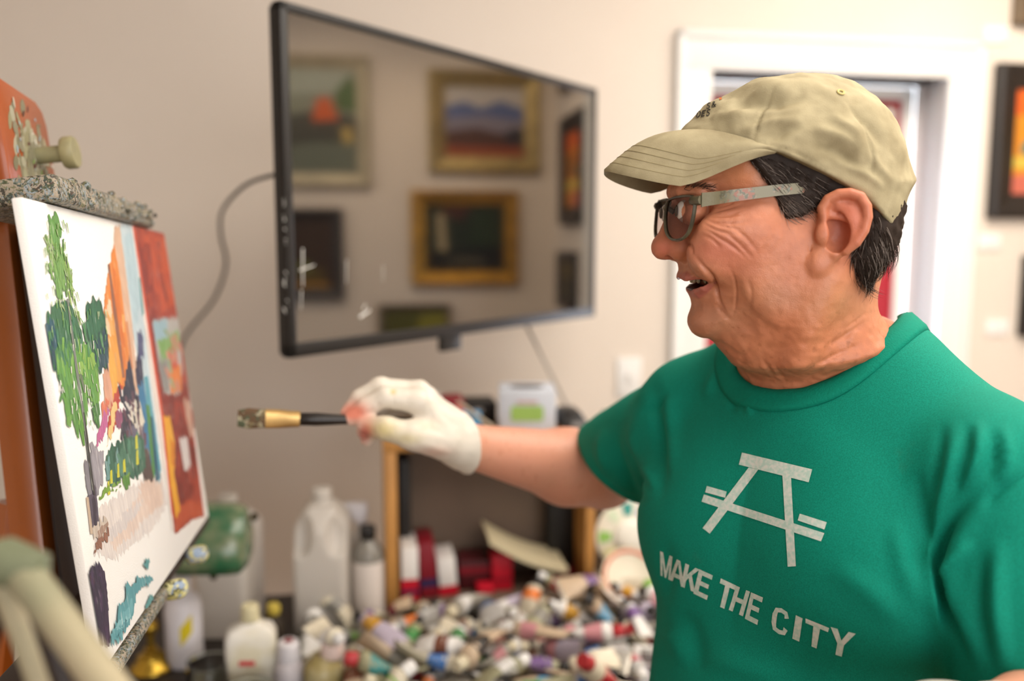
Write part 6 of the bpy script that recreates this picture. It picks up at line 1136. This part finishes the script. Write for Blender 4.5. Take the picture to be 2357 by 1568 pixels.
for s in (1, -1):
    wrapa = math.radians(15 if s > 0 else -1); ex = rotl((-math.sin(wrapa), s*math.cos(wrapa), 0)); ez = rotl((-.10, 0, 1)).normalized(); en = rotl((math.cos(wrapa), s*math.sin(wrapa), .05))
    c = rotl((GX, s*.033, GZ)); pts = [c+ex*x+ez*z_ for x, z_ in [(v.x, v.y) for v in smoothpts([(*q, 0) for q in lens_o], 4, True)]]
    b = MB(); n_ = len(pts); b.loft([[pts[i]*1+(pts[i]-c).normalized()*r_+en*o_ for r_, o_ in ((-.0006, .0014), (.0012, .0018), (.0022, .0), (.0012, -.0018), (-.0006, -.0014))] for i in list(range(n_))+[0]], cap=False); b.build('rim', M_FRAME, gl)
    b = MB(); b.add([p+(c-p).normalized()*.0004 for p in pts], [tuple(range(n_))]); b.build('lens', M_LENS, gl)
    # end piece and temple
    e0 = c+ex*.0255+ez*.0145; e1 = c+ex*.0335+ez*.0150-en*.002; tb0 = e1; qa = rotl((HL(1700, 449, .072)[0], s*.0725, HL(1700, 449, .072)[1])); qb = rotl((HL(1830, 434, .076)[0], s*.0715, HL(1830, 434, .076)[1])); qc = rotl((HL(1890, 437, .076)[0], s*.0680, HL(1890, 437, .076)[1])); qd = rotl((HL(1935, 480, .07)[0], s*.070, HL(1935, 480, .07)[1]))
    b = MB(); b.tube([e0-ex*.004, e0, e1], [.004, .0045, .0042], 8); b.build('end_piece', M_FRAME, gl)
    b = MB(); cs_ = smoothpts([tb0, tb0.lerp(qa, .35), qa, qb, qc, qd], 4); sdir = rotl((0, s, 0)); rg = []
    for i, p in enumerate(cs_):
        t = i/(len(cs_)-1); hh = .0062*(1-t)+.0036*t if t < .75 else .0042; rg.append([p+V((0, 0, hh))+sdir*.0012, p+V((0, 0, -hh))+sdir*.0012, p+V((0, 0, -hh))-sdir*.0012, p+V((0, 0, hh))-sdir*.0012])
    b.loft(rg); b.build('temple', M_TEMPLE, gl, bevel=0.0)
b = MB(); b.tube(smoothpts([rotl((GX-.001, .0105, GZ+.006)), rotl((GX+.003, .005, GZ+.0095)), rotl((GX+.004, 0, GZ+.0105)), rotl((GX+.003, -.005, GZ+.0095)), rotl((GX-.001, -.0105, GZ+.006))], 3), .0026, 8); b.build('bridge', M_FRAME, gl)
# ---------------- paintbrush in the hand
T0, T1 = npP(547, 963, 1.035), npP(930, 968, 1.085); bd_ = (T1-T0)/np.linalg.norm(T1-T0)
br = thing('paintbrush', 'flat bristle paintbrush with gold ferrule and dark handle held by the gloved hand', 'paintbrush', V(T0))
bz_ = V(bd_); bx_ = V((0, 0, 1))-bz_*bz_.z; bx_.normalize(); by_ = bz_.cross(bx_); MBr = frameM((0, 0, 0), bx_, by_, bz_); Lb = np.linalg.norm(T1-T0); s1, s2 = .036, .072
b = MB(); b.loft([[(x*.80, y*.5, 0) for x, y, _ in rr(.0125, .004, .003, 0)], [(x, y, .012) for x, y, _ in rr(.0125, .005, .004, 0)], [(x*.9, y, s1) for x, y, _ in rr(.0118, .0052, .004, 0)]], M=MBr); b.build('bristles', splat_mat('loaded_bristles', '5E442A', ['4E3620', '7A6A48', '4A5038', 'A39A80', '5A2E1C'], 110, 0.5, 0.6, 0.8), br)
b = MB(); b.loft([[(x, y, s1-.004) for x, y, _ in rr(.0115, .0058, .004, 0)], [(x, y, s1+.012) for x, y, _ in rr(.0112, .0062, .005, 0)], [(x, y, s2-.01) for x, y, _ in rr(.0100, .0075, .006, 0)], [(x, y, s2) for x, y, _ in rr(.0096, .0075, .006, 0)]], M=MBr); b.build('ferrule', mat('gold_ferrule', 'C9A468', 0.3, metal=0.7, var=.15, vscale=40), br)
b = MB(); b.lathe([(.0055, s2-.004), (.0078, s2), (.0082, s2+.02), (.0062, s2+.05), (.0048, s2+.09), (.0036, s2+.14), (.0030, Lb), (.0, Lb+.002)], 16, M=MBr); b.build('handle', mat('black_lacquer_handle', '231D1A', 0.3, var=.3, vscale=30), br)
# ================================================================== heap of paint tubes in the tray
# paint tubes lie along local x: tail at -L/2, cap at +L/2
TUBES = [(.112, .0140, 0.0, 0.0), (.100, .0155, .006, .3), (.125, .0135, -.008, .6), (.090, .0165, .010, .2), (.070, .0120, .0, .5), (.130, .0165, .012, .8)]     # length, radius, bend, crumple
def tube_sec(k, t):
    L_, r, bend, cr = TUBES[k]; x = -L_/2+L_*.80*t; f = min(1, t*1.25); hy = r*(1.45-.45*f); hz = r*(.07+.93*f**1.1)*(1-.35*cr*math.sin(math.pi*t)**2)
    return x, bend*math.sin(math.pi*t), hy, hz

HEAP = """0,1.07,0.084,-0.063,0.035,0.15,-0.44,3.03;2,1.02,0.125,-0.218,0.023,-1.18,0.1,0.5;5,0.91,0.208,-0.168,0.016,0,-0.15,2.98;5,0.98,-0.177,-0.28,0.017,0.02,-0.15,-0.6;1,1.12,0.164,-0.312,0.024,-2.95,-0.16,-0.47;3,0.85,-0.07,-0.293,0.023,2.76,0.15,-0.85;0,0.89,-0.337,-0.076,0.015,-2.99,-0.12,1.14;2,0.97,0.031,-0.093,0.02,0.12,0.02,-2.75;0,1.01,-0.105,-0.242,0.017,0.09,-0.15,-2.67;0,1.19,0.085,-0.176,0.018,0.14,-0.13,-2.63;5,0.85,-0.184,-0.203,0.025,3.14,-0.2,0.27;3,1.18,-0.343,-0.17,0.019,-0.02,-0.21,2.97;5,0.85,0.234,-0.121,0.016,-0.02,-0.15,-0.71;4,0.89,-0.045,-0.039,0.013,-0.02,-2.94,0.98;1,1.2,-0.073,-0.158,0.018,0.02,-0.18,0.6;5,1.12,-0.422,-0.042,0.031,0.16,-2.87,-1.5;3,0.85,0.095,-0.127,0.022,0.2,3.06,0.76;2,0.88,-0.281,-0.255,0.019,-0.21,0.03,-2.08;1,0.98,0.243,0.005,0.016,0.02,-0.18,-0.05;2,1.01,0.212,-0.106,0.043,-0.8,0.49,2.5;5,0.84,-0.228,-0.17,0.025,0.16,-2.85,1.28;4,0.92,0.103,-0.252,0.014,0.02,-2.94,0.25;3,1.04,-0.01,-0.158,0.017,0.02,-0.21,0.89;4,1.02,0.218,-0.144,0.033,0.78,-0.02,2.41;1,1.18,0.146,-0.041,0.026,0.2,-2.9,1.49;2,1.07,-0.04,-0.087,0.027,0.39,2.97,-0.17;0,0.95,-0.058,-0.238,0.031,-1.03,-2.98,-0.1;1,0.88,-0.221,-0.124,0.031,2.96,-0.5,-0.18;0,0.95,0.303,-0.012,0.018,2.62,-0.04,0.97;2,0.93,-0.3,-0.22,0.023,0.39,0.15,-2.16;3,0.85,0.022,-0.271,0.015,0.02,-0.21,2.69;0,1.13,-0.204,-0.203,0.041,-0.48,-0.29,1.41;2,0.92,-0.15,-0.159,0.022,1.11,0.1,-2.9;3,1.16,-0.383,0.011,0.047,-0.02,-0.85,2.87;4,1.07,-0.042,-0.211,0.015,0.05,-2.95,-0.72;3,0.82,-0.208,-0.097,0.015,-0.02,-0.21,-0.69;5,1.21,-0.339,-0.275,0.035,-0.06,-0.34,1.64;0,0.89,-0.394,-0.188,0.02,-1.18,3.08,-0.3;2,1.15,0.089,-0.217,0.024,1.18,3.08,0.44;2,0.83,0.181,-0.237,0.019,0.39,0.07,0.25;0,1.16,-0.095,-0.317,0.031,2.64,0.24,-0.65;5,1.17,0.074,-0.002,0.03,0.26,3.04,-0.37;5,0.94,0.14,-0.116,0.057,0.34,-2.55,-0.1;3,1.06,0.254,-0.097,0.041,-1.47,0.56,2.23;1,0.88,0.184,-0.036,0.025,2.75,0.26,1.47;4,0.93,-0.161,-0.234,0.023,-3.07,0.29,1.06;0,1.14,0.128,-0.276,0.043,-0.13,0.04,-1.44;3,0.99,-0.166,-0.009,0.028,0.11,-2.7,-0.78;1,1.21,0.201,-0.259,0.027,0.52,0.08,-0.19;2,0.9,-0.229,-0.297,0.025,-3.02,-0.3,1.28;4,1.22,0.056,-0.043,0.022,-1.19,3.05,-0.02;0,1.02,0.227,-0.191,0.041,-0.33,-2.93,-0.64;5,1.22,-0.048,-0.283,0.039,-0.34,0.04,-0.18;1,1.06,-0.09,-0.209,0.053,2.93,0.11,0.09;3,0.89,0.149,-0.131,0.025,0.2,-2.93,0.45;1,0.93,0.149,0.016,0.025,0.33,0.12,2.9;3,0.82,-0.004,-0.049,0.023,1.89,0.2,-0.92;0,0.95,0.309,-0.001,0.051,0.31,-0.77,2.24;5,1.24,0.061,-0.349,0.063,0.37,-2.51,0.75;1,1.03,0.268,-0.058,0.036,0.34,2.72,-0.93;4,0.91,0.097,-0.173,0.038,-0.25,0.15,1.34;2,0.92,-0.349,-0.037,0.022,-0.15,-0.23,-2.12;1,0.86,-0.292,-0.198,0.041,0.21,0.11,-3.01;5,0.86,-0.279,-0.293,0.039,-0.33,-2.65,0.31;2,1.03,-0.248,-0.14,0.038,2.84,-0.4,1.13;1,0.98,0.016,-0.354,0.03,-0.24,2.83,1.44;4,1.03,-0.098,-0.103,0.014,-0.01,-2.94,-0.45;4,1.19,-0.215,-0.006,0.016,-0.02,-2.94,1.54;0,1.04,-0.045,-0.04,0.035,-0.02,-0.5,-1.55;0,1.03,-0.076,-0.172,0.044,-0.1,-0.03,-3;4,1.08,-0.256,-0.025,0.015,3.12,-0.2,1.08;1,0.92,0.171,-0.185,0.045,0.65,-2.91,-1.12;0,1.07,0.045,-0.142,0.026,2.49,-0.12,0.93;4,0.84,-0.21,-0.056,0.02,-1.26,0.01,-2.99;1,1.24,-0.163,-0.072,0.03,2.75,0.16,0.31;2,0.94,0.014,-0.36,0.051,2.74,0.19,-0.72;5,1.23,-0.294,-0.076,0.029,0.13,3.09,0.97;4,1.02,-0.029,-0.198,0.031,0.04,0.1,-1.12;4,1.09,0.185,-0.288,0.021,-1.18,0.09,-0.31;3,1.11,0.3,-0.051,0.049,0.54,0.21,2.14;0,0.86,0.175,-0.17,0.068,0.2,-0.38,1.8;0,1.11,0.194,-0.124,0.062,-2.71,-0.38,-1.34;1,1.01,-0.045,-0.343,0.045,-0.4,-0.02,-0.61;3,1.25,0.128,-0.076,0.073,0.82,0.25,1.88;2,1.23,-0.218,-0.321,0.051,0.12,-0.14,-2.5;2,0.9,-0.131,-0.219,0.031,-2.95,0.19,0.27;4,0.81,0.212,-0.04,0.014,-0.02,-2.89,-1.39;3,1.02,0.008,0,0.043,-0.12,-0.84,0.96;1,1.01,-0.279,-0.124,0.023,-2.67,0.05,1;1,1.02,-0.216,-0.008,0.039,-0.26,-0.53,-1.43;5,1.22,0.242,-0.159,0.092,-0.29,3.04,-1.19;3,1.2,-0.082,-0.058,0.043,-0.41,0.17,1.56;2,1.01,-0.399,-0.133,0.027,2.52,0.2,1.04;1,1.23,0.019,-0.236,0.049,-1.45,0.22,1.98;1,1.09,0.221,-0.028,0.041,-0.23,3.08,1.4;0,0.87,0.24,0.007,0.057,3.04,-0.03,-0.24;3,0.91,-0.319,-0.018,0.034,0.67,-0.36,-2.34;5,1.12,-0.289,-0.272,0.072,0.53,-2.9,0.1;1,0.92,-0.071,-0.118,0.038,1.08,-0.32,0.29;1,0.93,0.175,-0.055,0.052,0.22,-2.85,1.43;4,1.22,-0.165,-0.157,0.046,-0.46,-0.23,1.08;1,0.92,-0.109,-0.252,0.057,2.51,-0.26,0.33;1,1.25,-0.054,-0.385,0.058,-0.95,-3.1,-0.03;0,1.23,0.072,-0.197,0.059,-0.55,-0.16,-0.31;3,0.8,-0.261,0.021,0.033,-0.31,0.6,3.02;5,1.02,-0.111,-0.335,0.063,-0.29,-0.17,0.61;2,1.07,-0.215,-0.251,0.067,-0.92,0.25,-0.32;1,0.88,-0.151,-0.11,0.037,0.43,0.41,-0.29;5,0.82,0.048,-0.308,0.061,-0.53,0.03,-3.04;0,0.85,0.202,-0.06,0.068,0.35,-2.94,-0.7;3,1.07,0.081,-0.283,0.043,-0.42,0.24,2.54;4,0.82,-0.149,-0.117,0.013,0.02,-2.94,-0.45;3,1.25,-0.125,-0.016,0.042,1.06,-0.18,-2.48;5,1.16,-0.307,-0.341,0.052,2.49,-0.41,0.54;0,1.12,-0.009,-0.129,0.058,-2.93,-0.13,0.94;4,1,0.169,-0.009,0.049,0.23,0.03,-2.81;0,1.16,-0.285,-0.227,0.059,-1.16,0.6,-0.26;2,0.85,0.074,0.016,0.063,0.13,-0.48,2.87;2,1.1,-0.302,-0.113,0.056,-0.32,-2.98,-0.91;4,0.96,0.222,-0.228,0.035,0.58,-2.85,-0.39;3,0.97,0.179,-0.368,0.04,-2.49,-0.51,0.88;3,0.91,-0.041,0.024,0.023,-1.18,0.09,-3.05;0,0.97,-0.232,-0.074,0.05,-1.63,0.04,-2.71;4,1.2,-0.121,-0.148,0.049,2.49,-0.97,-0.92;3,1.1,-0.198,-0.219,0.063,0.31,-0.13,-0.46;1,1.23,0.118,0.004,0.064,0.58,0.06,0.35;0,1.15,-0.02,-0.199,0.071,0.17,0.08,2.6;1,1.24,0.238,-0.041,0.067,0.16,-0.05,-0.73;5,1.13,-0.128,-0.259,0.077,0.34,0.03,-2.33;5,0.93,0.208,-0.288,0.052,0.84,-0,2.93;3,0.95,-0.389,-0.234,0.118,-2.94,0.08,-0.95"""
def tube_meshes(k):
    L_, r, bend, cr = TUBES[k]; n = 14; rg = []
    def ring(t, s=1.0, j=0.0):
        x, dz, hy, hz = tube_sec(k, t); return [(x, s*hy*math.cos(a)*(1+j*math.sin(5*a+9*t)), dz+s*hz*math.sin(a)*(1+j*math.cos(4*a+7*t))) for a in [2*math.pi*q/n for q in range(n)]]
    b = MB(); ts = [0, .04, .08, .12, .2, .3, .4, .5, .6, .7, .8, .9, 1.0]; rg = [ring(t, 1, .10*cr if 0 < t < .9 else 0) for t in ts]
    xs = -L_/2+L_*.80; rg += [[(xs+L_*.035, r*.72*math.cos(a), r*.72*math.sin(a)) for a in [2*math.pi*q/n for q in range(n)]], [(xs+L_*.05, r*.45*math.cos(a), r*.45*math.sin(a)) for a in [2*math.pi*q/n for q in range(n)]], [(xs+L_*.08, r*.42*math.cos(a), r*.42*math.sin(a)) for a in [2*math.pi*q/n for q in range(n)]]]
    b.loft(rg); body = b
    b = MB(); b.loft([ring(t, 1.012, .10*cr if t < .9 else 0) for t in (.60, .66, .72, .78, .84, .90)], cap=False); band = b
    b = MB(); b.loft([ring(t, 1.02) for t in (-.0, .03, .06)]); crimp = b
    b = MB(); Mx = frameM((xs+L_*.055, 0, 0), V((0, 1, 0)), V((0, 0, 1)), V((1, 0, 0))); c = L_*.5-(xs+L_*.055)
    b.lathe([(r*.62, 0), (r*.66, c*.08), (r*.60, c*.9), (r*.52, c), (0, c)], 14, M=Mx); cap_ = b
    return body, band, crimp, cap_
M_OBJ = objcol_mat('tube_label_paper', 0.45); M_OBJC = objcol_mat('tube_cap_plastic', 0.35); M_TIN = mat('tube_tin', 'B9B2A6', 0.35, metal=0.75, var=0.2, vscale=30)
PROTO = []
for k in range(len(TUBES)):
    pr = []
    for nm, b_, m_ in zip(('tube_body', 'colour_band', 'crimped_tail', 'cap'), tube_meshes(k), (M_OBJ, M_OBJ, M_TIN, M_OBJC)):
        o = b_.build(nm, m_, None, ang=50); pr.append((nm, o.data)); bpy.data.objects.remove(o)
    PROTO.append(pr)
BODY = [('white', 'E9E6E2', 8), ('cream', 'DDD3BC', 7), ('grey', '9F998E', 4), ('beige', 'C9B195', 4), ('lilac', 'BDB2C4', 1), ('silver', 'B7B4B0', 3), ('khaki', '9C9878', 3)]
BAND = [('red', 'B5252E', 5), ('green', '3E8A45', 3), ('blue', '3C6FB0', 3), ('ochre', 'C9952E', 3), ('orange', 'D9742A', 2), ('pink', 'C98A90', 3), ('purple', '74548C', 2), ('brown', '7E4A34', 3), ('black', '2A2624', 3), ('lime', '7DB53A', 1), ('teal', '3A8C8A', 1), ('grey', '8A867E', 3), ('white', 'E6E3DF', 4), ('maroon', '6E1E2E', 2), ('sky blue', '6DB4DE', 1)]
CAPC = [('white', 'EDEBE8', 10), ('black', '1E1B1A', 5), ('cream', 'D8CDB0', 3), ('grey', '8E8B86', 2), ('red', 'B52A30', 1)]
def wpick(L_): return rnd.choices(L_, [q[2] for q in L_])[0]
tfm = Matrix.Translation(W(-0.1, 0.78, TZ)) @ Matrix.Rotation(WA, 4, 'Z')
USED = set()
for row in HEAP.split(';'):
    k, sc_, x, y, z, a, e, c = (float(q) for q in row.split(',')); k = int(k); bo, ba, cp = wpick(BODY), wpick(BAND), wpick(CAPC)
    for _ in range(60):
        if (bo[0], ba[0], cp[0]) not in USED and bo[0] != ba[0]: break
        bo, ba, cp = wpick(BODY), wpick(BAND), wpick(CAPC)
    USED.add((bo[0], ba[0], cp[0]))
    o = thing('paint_tube', '%s paint tube with %s band and %s cap in the heap on the tray' % (bo[0], ba[0], cp[0]), 'paint tube', (0, 0, 0), 0, 'paint tubes heaped on the tray')
    from mathutils import Euler
    M_ = tfm @ Matrix.Translation((x, y, z)) @ Euler((a, e, c)).to_matrix().to_4x4(); o.location = M_.to_translation(); o.rotation_euler = M_.to_euler(); o.scale = (sc_,)*3
    for (nm, me), col in zip(PROTO[k], (bo[1], ba[1], None, cp[1])):
        ch = bpy.data.objects.new(nm, me); COL.objects.link(ch); ch.parent = o
        if col: v = 1+rnd.uniform(-.12, .08); ch.color = (*[min(1, q*v) for q in lin(col)], 1)
